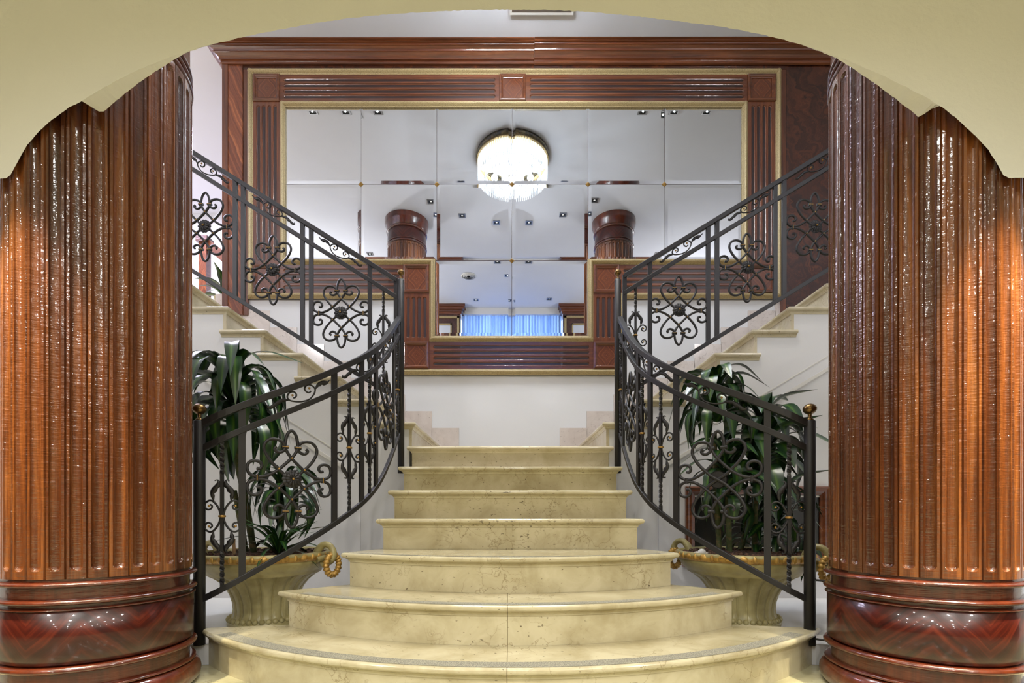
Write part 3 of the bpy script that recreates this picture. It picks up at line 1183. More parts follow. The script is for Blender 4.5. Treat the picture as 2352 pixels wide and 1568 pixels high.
class Rail:
    """Plan path with height; s is the length along the plan from the low end."""

    def __init__(self, pts3, sm=10):
        self.p = [Vector(q) for q in spline(pts3, sm)]
        self.s = [0.0]
        for a, b_ in zip(self.p[:-1], self.p[1:]):
            self.s.append(self.s[-1] + math.hypot(b_.x - a.x, b_.y - a.y))
        self.L = self.s[-1]

    def at(self, s):
        s_ = min(max(s, 0), self.L)
        i = 0
        while i < len(self.s) - 2 and self.s[i + 1] < s_:
            i += 1
        t = (s - self.s[i]) / max(1e-9, self.s[i + 1] - self.s[i])
        if s_ != s:
            t = (s_ - self.s[i]) / max(1e-9, self.s[i + 1] - self.s[i])
        q = self.p[i].lerp(self.p[i + 1], t)
        if s != s_:
            d = (self.p[i + 1] - self.p[i])
            d = d / max(1e-9, math.hypot(d.x, d.y))
            q = q + d * (s - s_)
        return q

    def tan(self, s):
        d = self.at(s + 0.03) - self.at(s - 0.03)
        d.z = 0
        return d.normalized()

    def find(self, px):
        best = None
        for i in range(400):
            s = self.L * i / 399
            q = self.at(s)
            e = abs(CX + q.x * F / q.y - px)
            if best is None or e < best[0]:
                best = (e, s)
        return best[1]


SEP = 0.874      # height from under the bottom rail to the top of the handrail
MID = 0.120      # handrail top to middle rail top


def loc_map(rail, s0, zref, follow=0.0):
    """Local (u along, v up, w out) -> world. follow: 1 shears v with the rail's own slope."""
    z0 = rail.at(s0).z

    def fn(u, v, w=0.0):
        q = rail.at(s0 + u)
        t = rail.tan(s0 + u)
        n_ = Vector((t.y, -t.x, 0))
        z = zref + v + (q.z - z0) * follow
        return Vector((q.x, q.y, z)) + n_ * w
    return fn


def strand(mb, fn, pts_, sc, r, per=5, w=0.0, n=7):
    mb.tube([fn(u * sc, v * sc, w) for u, v in spline(pts_, per)], r, n)


def leaf(mb, fn, pts_, sc, wid, side, per=5, thick=0.006):
    """Acanthus leaf: plain outer edge, lobed inner edge, raised mid rib."""
    cl = spline(pts_, per)
    n = len(cl)
    fr, bk = [], []
    for i, (u, v) in enumerate(cl):
        t = i / (n - 1)
        a, b_ = cl[max(i - 1, 0)], cl[min(i + 1, n - 1)]
        dx, dy = b_[0] - a[0], b_[1] - a[1]
        l = math.hypot(dx, dy) or 1
        nx, ny = -dy / l * side, dx / l * side
        w = wid * (math.sin(PI * min(1, (t * 1.12) ** 0.85)) if t < 0.86 else 0.12 + 0.10 * math.sin((t - 0.86) / 0.14 * PI))
        lob = 0.62 + 0.38 * abs(math.sin(t * PI * 4.2))
        ridge = 0.5 + 0.5 * math.cos(t * PI * 8.4)
        for arr, sg in ((fr, 1), (bk, -1)):
            arr.append((fn((u - nx * w * 0.35) * sc, (v - ny * w * 0.35) * sc, 0.001 * sg),
                        fn(u * sc, v * sc, (thick + 0.003 * ridge) * sg),
                        fn((u + nx * w * lob) * sc, (v + ny * w * lob) * sc, 0.001 * sg)))
    v, f = [], []
    for arr, flip in ((fr, False), (bk, True)):
        o = len(v)
        for tri in arr:
            v += list(tri)
        for i in range(n - 1):
            for k in range(2):
                q = (o + i * 3 + k, o + (i + 1) * 3 + k, o + (i + 1) * 3 + k + 1, o + i * 3 + k + 1)
                f.append(q[::-1] if flip else q)
    m_ = n * 3
    for i in range(n - 1):
        f.append((i * 3, m_ + i * 3, m_ + (i + 1) * 3, (i + 1) * 3))
        f.append((i * 3 + 2, (i + 1) * 3 + 2, m_ + (i + 1) * 3 + 2, m_ + i * 3 + 2))
    mb.add(v, f, True)


B_HALF = [(328, 97), (298, 92), (281, 122), (298, 157), (343, 172), (393, 152), (413, 102), (398, 47), (358, 20), (325, 11), (263, 17), (193, 47), (123, 95), (58, 157),
          (0, 217), (-42, 277), (-62, 330), (-55, 412), (-35, 472), (0, 502)]
B_FULL = B_HALF + [(-u, v) for u, v in B_HALF[-2::-1]]
A_HALF = [(-147, 322), (-165, 302), (-147, 277), (-117, 270), (-82, 287), (-65, 330), (-92, 377), (-147, 400), (-207, 394), (-252, 352), (-262, 292), (-227, 212), (-177, 147),
          (-132, 102), (-67, 42), (0, 0)]
A_FULL = A_HALF + [(-u, -v) for u, v in A_HALF[-2::-1]]
MSC = 0.000497


def rosette_panel(rail, s, zc, parent, face):
    """Wrought fleur panel with a flower in the middle; face = +1/-1 which way its flower looks."""
    fn = loc_map(rail, s, zc)
    mb = MB()
    for pts_, w in ((B_FULL, 0.0), ([(u, -v) for u, v in B_FULL], 0.0), (A_FULL, 0.003 * face), ([(-u, v) for u, v in A_FULL], -0.003 * face)):
        strand(mb, fn, pts_, MSC, 0.0082, 5, w)
    o = mb.build('rosette_panel', M['iron'], parent)
    mb = MB()
    for lay, (rad, npet, wf) in enumerate(((0.049, 14, 0.010), (0.034, 11, 0.019))):
        for i in range(npet):
            a = 2 * PI * (i + 0.5 * lay) / npet
            v = []
            m_, nn = 6, 5
            for j in range(m_ + 1):
                t = j / m_
                hw = rad * (0.08 + 0.23 * t) * (1.0 if t < 0.8 else math.sqrt(max(0.05, 1 - ((t - 0.8) / 0.21) ** 2)))
                for k in range(nn):
                    q = (k / (nn - 1) * 2 - 1)
                    rr = rad * t
                    uu = rr * math.cos(a) - q * hw * math.sin(a)
                    vv = rr * math.sin(a) + q * hw * math.cos(a)
                    ww = wf + 0.006 * math.sin(PI * t * 0.9) - 0.0045 * q * q + 0.002 * lay
                    v.append(fn(uu, vv, ww * face))
            f = []
            for j in range(m_):
                for k in range(nn - 1):
                    f.append((j * nn + k, j * nn + k + 1, (j + 1) * nn + k + 1, (j + 1) * nn + k))
            mb.add(v, f, True)
    hub = [fn(0, 0, face * w_) for w_ in (0.004, 0.012, 0.022)]
    mb.tube(hub, lambda t: 0.043 - 0.025 * t, 14)
    mb.build('flower', M['iron'], o)
    for (u, v) in [(0, 217), (-127, 100), (127, 100), (-124, -97), (124, -97), (0, -210)]:
        mb = MB(); mb.sphere(fn(u * MSC, v * MSC, face * 0.008), 0.0052, 8, 6)
        mb.build('gilt_dot', M['gilt'], o)
    mb = MB(); mb.sphere(fn(0, 0, face * 0.030), 0.0068, 8, 6); mb.build('gilt_dot', M['gilt'], o)
    for (u, v, du, dv) in [(-63, 330, 32, 0), (63, 330, 32, 0), (-63, -333, 32, 0), (63, -333, 32, 0), (-325, 0, 0, 30), (325, 0, 0, 30)]:
        mb = MB()
        mb.tube([fn((u - du) * MSC, (v - dv) * MSC, 0), fn((u + du) * MSC, (v + dv) * MSC, 0)], 0.0098, 10)
        c_ = mb.build('collar', M['iron'], o)
        mb = MB()
        mb.tube([fn((u - du * 0.95) * MSC, (v - dv * 0.95) * MSC, face * 0.0085), fn((u + du * 0.95) * MSC, (v + dv * 0.95) * MSC, face * 0.0085)], 0.0028, 6)
        mb.build('gilt_band', M['gilt'], o)
    return o


SCR = [(-10, 0), (-20, 50), (-45, 105), (-80, 148), (-120, 160), (-160, 135), (-165, 95), (-140, 67), (-105, 75), (-95, 105), (-115, 120)]
LEAFP = [(-78, 155), (-98, 205), (-92, 265), (-55, 310), (-36, 345), (-48, 368), (-66, 360)]
BSC = 0.00047


def twisted_bar(rail, s, zlo, zhi, parent, leaf_z=None, face=1, sc=1.0):
    fn = loc_map(rail, s, 0.0)
    mb = MB()
    v, f = [], []
    n = 60
    for i in range(n + 1):
        t = i / n
        z = zlo + (zhi - zlo) * t
        tw = 0.0
        for c_, hw in ((0.14, 0.10), (0.86, 0.10)):
            tw += min(1, max(0, (t - c_ + hw) / (2 * hw))) * PI * 2.5
        for k in range(4):
            a = tw + PI / 4 + k * PI / 2
            v.append(fn(0.0105 * math.cos(a), z, 0.0105 * math.sin(a)))
    for i in range(n):
        for k in range(4):
            l = (k + 1) % 4
            f.append((i * 4 + k, i * 4 + l, (i + 1) * 4 + l, (i + 1) * 4 + k))
    mb.add(v, f)
    o = mb.build('twisted_baluster', M['iron'], parent)
    if leaf_z is not None:
        q = BSC * sc
        fz = loc_map(rail, s, leaf_z)
        for su in (1, -1):
            for sv in (1, -1):
                mb = MB()
                strand(mb, fz, [(u * su, v_ * sv) for u, v_ in SCR], q, lambda t: 0.0055 - 0.0015 * t, 4)
                leaf(mb, fz, [(u * su, v_ * sv) for u, v_ in LEAFP], q, 46, -su * sv)
                mb.build('leaf_scroll', M['iron'], o)
                mb = MB(); mb.sphere(fz(-122 * su * q, 104 * sv * q, face * 0.003), 0.0062, 8, 6)
                mb.build('gilt_dot', M['gilt'], o)
        mb = MB()
        mb.tube([fz(0, -0.005, 0), fz(0, 0, 0), fz(0, 0.005, 0)], lambda t: 0.015 if abs(t - 0.5) > 0.1 else 0.0175, 12)
        mb.build('gilt_collar', M['gilt'], o)
    return o


FRZ = [(245, 5), (190, -8), (120, 66), (105, 142), (160, 184), (240, 152), (320, 64), (345, -16), (310, -102), (220, -165), (100, -166), (-20, -132), (-150, -69), (-230, -11),
       (-280, 70), (-260, 142), (-200, 162), (-130, 133), (-85, 60), (-100, 6), (-150, 6)]
FLR = [(345, -5), (380, 75), (440, 118), (540, 105), (640, 63), (690, 92), (720, 70)]
FLL = [(-240, -12), (-350, 58), (-460, 64), (-550, 30), (-640, 12), (-690, 40), (-668, 60)]


def frieze_scroll(rail, s, parent, sign=1, sc=0.000225, face=1):
    zc = rail.at(s).z - MID / 2 - 0.017
    fn = loc_map(rail, s, zc, 1.0)
    mb = MB()
    strand(mb, fn, [(u * sign, v) for u, v in FRZ], sc, lambda t: 0.0044, 4)
    leaf(mb, fn, [(u * sign, v) for u, v in FLR], sc, 95, -sign)
    leaf(mb, fn, [(u * sign, v) for u, v in FLL], sc, 95, sign)
    o = mb.build('scroll_frieze', M['iron'], parent)
    for (u, v) in ((205, 91), (-170, 75)):
        mb = MB(); mb.sphere(fn(u * sign * sc, v * sc, face * 0.002), 0.0062, 8, 6)
        mb.build('gilt_dot', M['gilt'], o)
    return o


def rail_bar(rail, s0, s1, ztop, hgt, wid, parent, name, n=50):
    """Square bar following the rail; ztop = offset of its top under the handrail top."""
    mb = MB()
    v, f = [], []
    for i in range(n + 1):
        s = s0 + (s1 - s0) * i / n
        q, t = rail.at(s), rail.tan(s)
        nn = Vector((t.y, -t.x, 0)) * (wid / 2)
        zt = q.z + ztop
        for sg, z in ((-1, zt), (1, zt), (1, zt - hgt), (-1, zt - hgt)):
            v.append(Vector((q.x, q.y, z)) + nn * sg)
    for i in range(n):
        for k in range(4):
            l = (k + 1) % 4
            f.append((i * 4 + k, (i + 1) * 4 + k, (i + 1) * 4 + l, i * 4 + l))
    mb.add(v, f)
    mb.add(v[:4], [(0, 1, 2, 3)])
    mb.add(v[-4:], [(3, 2, 1, 0)])
    return mb.build(name, M['iron'], parent, bevel=0.0025)


def flat_bar(rail, s, parent, zhi=-0.02, zlo=-SEP + 0.02, w=0.030, d=0.016):
    fn = loc_map(rail, s, 0.0)
    q = rail.at(s)
    mb = MB()
    v = []
    for z in (q.z + zlo, q.z + zhi):
        for u, ww in ((-w / 2, -d / 2), (w / 2, -d / 2), (w / 2, d / 2), (-w / 2, d / 2)):
            v.append(fn(u, z, ww))
    mb.add(v, [(0, 3, 2, 1), (4, 5, 6, 7), (0, 1, 5, 4), (1, 2, 6, 5), (2, 3, 7, 6), (3, 0, 4, 7)])
    return mb.build('baluster', M['iron'], parent)


def newel(c, z0, z1, parent, r=0.0255, ball=0.027):
    mb = MB(); mb.lathe([(0, z0), (r, z0), (r, z1 - 0.004), (r - 0.003, z1), (0, z1)], 24, (c[0], c[1], 0))
    o = mb.build('newel_post', M['iron'], parent)
    mb = MB()
    prof = [(0.0, 0), (0.017, 0), (0.017, 0.006), (0.0085, 0.012), (0.0085, 0.030), (0.013, 0.034)]
    mb.lathe(prof, 16, (c[0], c[1], z1))
    mb.sphere((c[0], c[1], z1 + 0.032 + ball * 0.9), ball, 18, 12, (1.12, 1.12, 0.95))
    p = mb.build('ball_finial', M['brass'], o)
    p['label'] = 'brass ball finial'
    return o


LOW_D = [2.317, 2.36, 2.65, 2.94, 3.50]
LOW_Z = [1.167, 1.268, 1.523, 1.752, 2.150]


def lower_railing(pxs, bars, twisted, ros, friezes, side, newel_px, up_px):
    rail = Rail([(X(px, d), d, z) for px, d, z in zip(pxs, LOW_D, LOW_Z)])
    g = thing('stair_railing', 'black wrought iron railing curving up the %s side of lower steps' % side, 'railing', (X(newel_px, 2.317), 2.317, 0.15))
    rail_bar(rail, 0.0, rail.L, 0, 0.036, 0.034, g, 'handrail')
    rail_bar(rail, 0.0, rail.L, -MID, 0.032, 0.022, g, 'middle_rail')
    rail_bar(rail, 0.0, rail.L, -SEP + 0.032, 0.032, 0.022, g, 'bottom_rail')
    face = 1 if side == 'left' else 1
    tface = 1
    for px in bars:
        flat_bar(rail, rail.find(px), g)
    for px, py in twisted:
        s = rail.find(px)
        q = rail.at(s)
        twisted_bar(rail, s, q.z - SEP + 0.02, q.z - MID - 0.01, g, Z(py, q.y), tface)
    for px, py in ros:
        s = rail.find(px)
        rosette_panel(rail, s, Z(py, rail.at(s).y), g, tface)
    for px in friezes:
        frieze_scroll(rail, rail.find(px), g, 1, 0.000225, tface)
    c = (X(newel_px, 2.317), 2.317)
    newel(c, EYE - (1480 - HY) * 2.317 / F, EYE - (966 - HY) * 2.317 / F, g)
    # small rods that tie the newel back to the column
    sg = -1 if side == 'left' else 1
    for zz in (0.41, 0.13):
        mb = MB(); mb.tube([(c[0], c[1], zz), (c[0] + sg * 0.075, c[1] - 0.06, zz)], 0.005, 8)
        mb.build('tie_rod', M['iron'], g)
    return rail


# left and right railings are built from the same parts; the orientation of local w is towards the viewer
railL = lower_railing([458, 555, 765, 866, 916], [556, 768, 830, 863, 904], [(510, 1185), (802, 1028), (849, 995), (913, 895)], [(669, 1100), (886, 942)], [690, 838, 888],
                      'left', 458, 917)
railR = lower_railing([1860, 1763, 1553, 1464, 1424], [1762, 1553, 1493, 1466, 1432], [(1812, 1188), (1518, 1027), (1475, 995), (1426, 895)], [(1649, 1101), (1448, 945)], [1640, 1496, 1442],
                      'right', 1860, 1420)

DU = 3.53


def upper_railing(top_pts, bars, twisted, ros, friezes, side, newel_px, end_px):
    rail = Rail([(X(px, DU), DU, Z(py, DU)) for px, py in top_pts], 2)
    g = thing('stair_railing', 'black wrought iron railing climbing beside the upper %s flight' % side, 'railing', (X(newel_px, DU), DU, 1.0))
    face = 1 if side == 'right' else -1
    rail_bar(rail, 0, rail.L, 0, 0.036, 0.034, g, 'handrail', 6)
    rail_bar(rail, 0, rail.L, -0.123, 0.034, 0.022, g, 'middle_rail', 6)
    rail_bar(rail, 0, rail.L, -SEP + 0.01, 0.034, 0.022, g, 'bottom_rail', 6)
    for px in bars:
        flat_bar(rail, rail.find(px), g, -0.01, -SEP + 0.0, 0.029, 0.018)
    for px, py in twisted:
        s = rail.find(px)
        q = rail.at(s)
        twisted_bar(rail, s, q.z - SEP, q.z - MID - 0.01, g, Z(py, DU), face)
    for px, py in ros:
        rosette_panel(rail, rail.find(px), Z(py, DU), g, face)
    for px in friezes:
        frieze_scroll(rail, rail.find(px), g, 1, 0.000225 * 0.98, face)
    newel((X(newel_px, DU), DU), EYE - (1086.5 - HY) * DU / F, EYE - (642 - HY) * DU / F, g, 0.0235, 0.0225)
    # short pins into the stair side
    mb = MB(); mb.tube([(X(newel_px, DU), DU, 1.05), (X(newel_px, DU), 3.59, 1.05)], 0.006, 8); mb.build('wall_pin', M['iron'], g)
    return rail


upper_railing([(911, 638), (454, 352), (300, 256)], [909.5, 850.5, 715, 694.5, 559, 540], [(881, 778)], [(784.4, 719.5), (627.5, 620.6), (472, 521)], [782, 630, 478],
              'left', 921, 454)
upper_railing([(1433, 629), (1900, 343), (2060, 245)], [1434, 1492, 1626, 1647.5, 1780.5, 1801.5], [(1460, 770)], [(1558.5, 713), (1715.8, 615), (1871.4, 521.8)], [1563, 1720, 1875],
              'right', 1419, 1900)

# ================================================================== URNS AND PLANTS


def ribbon_leaf(mb, base, ang, length, wid, rise, droop, twist=0.0, segs=13):
    """Strap leaf: starts at base, leaves at angle ang, climbs then arches over."""
    d = Vector((math.cos(ang), math.sin(ang), 0))
    side = Vector((-d.y, d.x, 0))
    p = Vector(base)
    el = rise
    pts_ = []
    for i in range(segs + 1):
        t = i / segs
        pts_.append((p.copy(), el, t))
        p = p + (d * math.cos(el) + Vector((0, 0, math.sin(el)))) * (length / segs)
        q_ = min(1.0, max(0.0, ((i + 1) / segs - 0.06) / 0.62))
        el = rise - droop * q_ * q_ * (3 - 2 * q_)
    v, f, at_ = [], [], []
    for q, e, t in pts_:
        w = wid * (0.30 + 0.70 * math.sin(PI * min(1.0, 0.18 + t * 0.55))) * (1 - max(0, (t - 0.55) / 0.45) ** 1.7)
        w = max(w, 0.0008)
        up = Vector((0, 0, 1)) * math.cos(e) - d * math.sin(e)
        sd = (side * math.cos(twist * t) + up * math.sin(twist * t))
        for k, a in ((-1, 1.0), (-0.5, 0.45), (0, 0.0), (0.5, 0.45), (1, 1.0)):
            v.append(q + sd * (w * k) + up * (0.16 * w * abs(k)))
            at_.append(a)
    for i in range(segs):
        for k in range(4):
            f.append((i * 5 + k, i * 5 + k + 1, (i + 1) * 5 + k + 1, (i + 1) * 5 + k))
    mb.add(v, f, True)
    mb.attr = (mb.attr or []) + at_


def crown(c, n, length, wid, seed, zspan=0.10, rise=(0.5, 1.35), droop=(1.6, 3.0)):
    rnd = random.Random(seed)
    mb = MB()
    for i in range(n):
        t = i / max(1, n - 1)
        ang = i * 2.39996 + rnd.uniform(-0.2, 0.2)
        base = (c[0] + 0.012 * math.cos(ang), c[1] + 0.012 * math.sin(ang), c[2] + zspan * (t - 0.7))
        ribbon_leaf(mb, base, ang, length * rnd.uniform(0.75, 1.1), wid * rnd.uniform(0.8, 1.1), rise[0] + (rise[1] - rise[0]) * t + rnd.uniform(-0.15, 0.15),
                    rnd.uniform(*droop), rnd.uniform(-0.6, 0.6))
    return mb


def cane(pts_, r0, r1):
    mb = MB()
    path = spline(pts_, 8)

    def rr(t):
        return (r0 + (r1 - r0) * t) * (1 + 0.06 * math.sin(t * 90))
    mb.tube([Vector(p) for p in path], rr, 10)
    return mb


def urn(cx_, cy_, zb_, seed, label, handle_ang):
    t = thing('potted_dracaena', label, 'potted plant', (cx_, cy_, zb_))
    prof = [(0.0, 0.0), (0.196, 0.0), (0.200, 0.012), (0.196, 0.026), (0.182, 0.040), (0.172, 0.062), (0.170, 0.09), (0.174, 0.13), (0.186, 0.17), (0.206, 0.21), (0.234, 0.245),
            (0.266, 0.272), (0.290, 0.285), (0.300, 0.292), (0.300, 0.300), (0.316, 0.312), (0.332, 0.330), (0.344, 0.350), (0.350, 0.362), (0.346, 0.367), (0.352, 0.372), (0.362, 0.385),
            (0.366, 0.398), (0.362, 0.408), (0.350, 0.412), (0.342, 0.406), (0.338, 0.390), (0.330, 0.372), (0.0, 0.372)]

    def rf(a, j):
        if 5 <= j <= 12:      # gadroon lobes on the bell
            q = (a * 20 / (2 * PI)) % 1.0
            return 1.0 - 0.075 * (abs(q - 0.5) * 2) ** 5 - (0.022 if 0.16 < q < 0.24 or 0.76 < q < 0.84 else 0)
        return 1.0
    mb = MB(); mb.lathe(prof, 320, (cx_, cy_, zb_), rf)
    pot = mb.build('urn', M['pot'], t)
    # gilded egg-and-dart rim
    mb = MB()
    nb = 44
    for i in range(nb):
        a = 2 * PI * i / nb
        r_ = 0.357
        big = i % 2 == 0
        c_ = (cx_ + r_ * math.cos(a), cy_ + r_ * math.sin(a), zb_ + 0.389)
        o = len(mb.v)
        mb.sphere((0, 0, 0), 1.0, 8, 6, (0.016, 0.026 if big else 0.013, 0.020))
        for q in range(o, len(mb.v)):
            x_, y_, z_ = mb.v[q]
            mb.v[q] = (c_[0] + x_ * math.cos(a) - y_ * math.sin(a), c_[1] + x_ * math.sin(a) + y_ * math.cos(a), c_[2] + z_)
    mb.lathe([(0.350, 0.366), (0.362, 0.374), (0.366, 0.389), (0.362, 0.404), (0.350, 0.409)], 64, (cx_, cy_, zb_))
    mb.build('gilded_rim', M['pot_gold'], pot)['label'] = 'gilded beaded rim'
    mb = MB()
    for i in range(36):
        a = 2 * PI * i / 36
        mb.sphere((cx_ + 0.190 * math.cos(a), cy_ + 0.190 * math.sin(a), zb_ + 0.036), 0.0155, 8, 6)
    mb.build('foot_beading', M['pot'], pot)
    # two looped handles, each holding a gilt rope ring
    for a in (handle_ang, handle_ang + PI):
        dx, dy = math.cos(a), math.sin(a)

        def L(r_, z_, tt=0.0):
            return Vector((cx_ + dx * r_ - dy * tt, cy_ + dy * r_ + dx * tt, zb_ + z_))
        mb = MB()
        mb.tube([Vector(p) for p in spline([tuple(L(0.325, 0.392)), tuple(L(0.338, 0.425)), tuple(L(0.372, 0.452)), tuple(L(0.410, 0.444)), tuple(L(0.430, 0.410)), tuple(L(0.418, 0.370)), tuple(L(0.365, 0.345))], 6)],
                lambda t_: 0.026 - 0.009 * math.sin(PI * t_), 12)
        mb.tube([L(0.36, 0.372, -0.05), L(0.375, 0.378, -0.02), L(0.375, 0.378, 0.02), L(0.36, 0.372, 0.05)], 0.016, 8)
        hd = mb.build('handle', M['pot'], pot)
        mb = MB()
        ring = []
        for i in range(72):
            th = 2 * PI * i / 72
            ring.append(L(0.424 + 0.014 * math.cos(th), 0.340 + 0.056 * math.sin(th), 0.040 * math.cos(th)))
        mb.tube(ring, lambda t_: 0.0165 * (1 + 0.20 * math.sin(t_ * 2 * PI * 18)), 10, True)
        mb.build('rope_ring', M['pot_gold'], hd)['label'] = 'gilt twisted rope ring'
    mb = MB(); mb.lathe([(0.0, 0.402), (0.1, 0.404), (0.2, 0.400), (0.30, 0.394), (0.337, 0.388)], 48, (cx_, cy_, zb_))
    rnd = random.Random(seed)
    for i in range(260):
        a, r_ = rnd.uniform(0, 2 * PI), 0.32 * math.sqrt(rnd.random())
        s_ = rnd.uniform(0.007, 0.017)
        mb.sphere((cx_ + r_ * math.cos(a), cy_ + r_ * math.sin(a), zb_ + 0.402), s_, 5, 4, (1, rnd.uniform(0.5, 1), 0.6))
    mb.build('bark_soil', M['soil'], t)
    return t


PD = 2.80
zp = 0.099
ux = X(612, PD)
LONG = (0.7, 1.25)
tL = urn(ux, PD, zp, 1, 'potted dracaena in ochre urn behind the left railing, one tall cane', R(-12))
cane([(X(584, 2.78), 2.78, 0.49), (X(566, 2.78), 2.77, 0.80), (X(548, 2.78), 2.75, 1.10), (X(538, 2.76), 2.74, 1.30)], 0.018, 0.022).build('cane', M['cane'], tL)
crown((X(536, 2.74), 2.74, 1.40), 66, 0.54, 0.034, 3, 0.28, (0.0, 1.25), (1.4, 2.6)).build('leaf_crown', M['leaf'], tL)
cane([(X(640, 2.85), 2.85, 0.49), (X(644, 2.85), 2.85, 0.62), (X(648, 2.86), 2.86, 0.78)], 0.020, 0.018).build('cane', M['cane'], tL)
crown((X(652, 2.86), 2.86, 0.86), 40, 0.35, 0.024, 5, 0.14, (0.3, 1.25), (1.7, 2.6)).build('leaf_crown', M['leaf'], tL)
crown((X(640, 2.68), 2.68, 0.53), 30, 0.32, 0.016, 7, 0.05, (0.5, 1.3), (0.5, 1.7)).build('leaf_crown', M['leaf'], tL)
cane([(X(566, 2.86), 2.86, 0.49), (X(548, 2.86), 2.86, 0.74), (X(538, 2.86), 2.86, 0.86)], 0.017, 0.014).build('cane', M['cane'], tL)
cane([(X(538, 2.6), 2.6, 0.49), (X(537, 2.6), 2.6, 0.59)], 0.008, 0.008).build('cut_stump', M['cut'], tL)

tR = urn(X(1705, PD), PD, zp, 2, 'bushy potted dracaena in ochre urn behind the right railing, several canes', R(-48))
for (pxa, pxb, d, zt_) in ((1652, 1640, 2.86, 1.20), (1676, 1668, 2.82, 1.05), (1733, 1735, 2.86, 0.98), (1700, 1752, 2.95, 1.02)):
    cane([(X(pxa, d), d, 0.49), (X((pxa + pxb) / 2, d), d, 0.49 + (zt_ - 0.49) * 0.5), (X(pxb, d), d, zt_)], 0.017, 0.015).build('cane', M['cane'], tR)
crown((X(1644, 2.86), 2.86, 1.42), 38, 0.40, 0.032, 13, 0.24, (0.4, 1.3), (1.8, 2.7)).build('leaf_crown', M['leaf'], tR)
crown((X(1756, 2.92), 2.92, 1.22), 30, 0.42, 0.046, 17, 0.24, (0.5, 1.35), (1.2, 2.5)).build('leaf_crown', M['leaf'], tR)
crown((X(1735, 2.86), 2.86, 1.00), 34, 0.40, 0.038, 19, 0.24, (0.0, 1.1), (0.9, 2.2)).build('leaf_crown', M['leaf'], tR)
crown((X(1668, 2.80), 2.80, 0.98), 26, 0.32, 0.030, 23, 0.25, (0.0, 1.1), (1.0, 2.3)).build('leaf_crown', M['leaf'], tR)
crown((X(1790, 2.94), 2.94, 0.72), 32, 0.34, 0.026, 29, 0.30, (0.0, 1.2), (1.0, 2.2)).build('leaf_crown', M['leaf'], tR)
crown((X(1733, 2.95), 2.95, 0.66), 30, 0.30, 0.020, 31, 0.28, (0.1, 1.1), (0.8, 2.0)).build('leaf_crown', M['leaf'], tR)
mb = MB()
for i, (px, py) in enumerate([(1600, 1276), (1612, 1270), (1622, 1278)]):
    mb.sphere(P(px, py, 2.75), 0.026, 8, 6)
mb.build('pale_stone', M['white_paint'], tR)

# ================================================================== FRAMED DARK PANEL ON THE RIGHT WALL
y0 = 3.583
fr = thing('display_window', 'mahogany framed dark glass display window in white wall behind the right urn', 'display window', (X(1735, y0), y0, Z(1292, y0)))
rp = [(X(1573, y0), Z(1117, y0)), (X(1899, y0), Z(1117, y0)), (X(1899, y0), Z(1293, y0)), (X(1573, y0), Z(1293, y0))]
mb = MB(); mb.wall_sweep(rp, [(0, 0), (0, 0.03), (0.010, 0.040), (0.022, 0.036), (0.036, 0.040), (0.052, 0.030), (0.064, 0.026), (0.066, 0.0)], y0)
mb.build('frame', M['wood_x'], fr)
mb = MB(); mb.box(X(1592, y0), X(1880, y0), y0 - 0.012, y0 - 0.003, Z(1276, y0), Z(1137, y0)); mb.build('dark_pane', M['dark_glass'], fr)
mb = MB()
mb.box(X(1593, y0), X(1879, y0), y0 - 0.022, y0 - 0.012, Z(1266, y0), Z(1256, y0))
mb.box(X(1593, y0), X(1879, y0), y0 - 0.016, y0 - 0.012, Z(1142, y0), Z(1138, y0))
mb.build('pale_ledge', M['white_paint'], fr)
mb = MB(); mb.box(X(1566, y0), X(1903, y0), y0 - 0.055, y0 - 0.001, Z(1300, y0), Z(1291, y0)); mb.build('sill', M['wood_x'], fr)

# ================================================================== UPPER HALL (seen directly and in the mirror)


def ceil_pt(px, py):
    """Ceiling point whose mirror image shows at this pixel."""
    p = (HC - EYE) * F / (HY - py)
    return Vector(((px - CX) * p / F, 2 * (DM - 0.0225) - p, HC))


# chandelier
cc_ = Vector((0.03, 3.44, HC))
ch = thing('chandelier', 'round crystal chandelier close to the ceiling, seen in the mirror', 'chandelier', cc_)
mb = MB(); mb.lathe([(0.40, -0.002), (0.475, -0.002), (0.483, -0.025), (0.478, -0.062), (0.40, -0.062)], 72, cc_)
mb.build('ornate_band', speckle('aged_bronze_band', C(120, 110, 84), C(52, 54, 60), 0.4, 0.5, 30, 0.44, 0.56), ch)
mb = MB(); mb.lathe([(0.40, -0.061), (0.474, -0.061), (0.474, -0.088), (0.40, -0.088)], 72, cc_); mb.build('gilt_band', M['gold'], ch)
for (rad, z0, z1, n, nm) in ((0.455, -0.08, -0.31, 96, 'crystal_tier'), (0.36, -0.22, -0.345, 80, 'crystal_tier'), (0.25, -0.26, -0.365, 60, 'crystal_tier'), (0.14, -0.28, -0.375, 36, 'crystal_tier')):
    mb = MB()
    for i in range(n):
        a = 2 * PI * i / n
        x_, y_ = cc_.x + rad * math.cos(a), cc_.y + rad * math.sin(a)
        mb.tube([(x_, y_, HC + z0), (x_, y_, HC + z1 + 0.01), (x_, y_, HC + z1)], lambda t: 0.0068 if t < 0.9 else 0.003, 5)
    mb.build(nm, M['crystal'], ch)
mb = MB()
for i in range(10):
    a = 2 * PI * i / 10
    mb.sphere((cc_.x + 0.30 * math.cos(a), cc_.y + 0.30 * math.sin(a), HC - 0.16), 0.045, 10, 8)
for i in range(5):
    a = 2 * PI * i / 5 + 0.3
    mb.sphere((cc_.x + 0.12 * math.cos(a), cc_.y + 0.12 * math.sin(a), HC - 0.26), 0.045, 10, 8)
mb.build('bulbs', M['chand_glow'], ch)
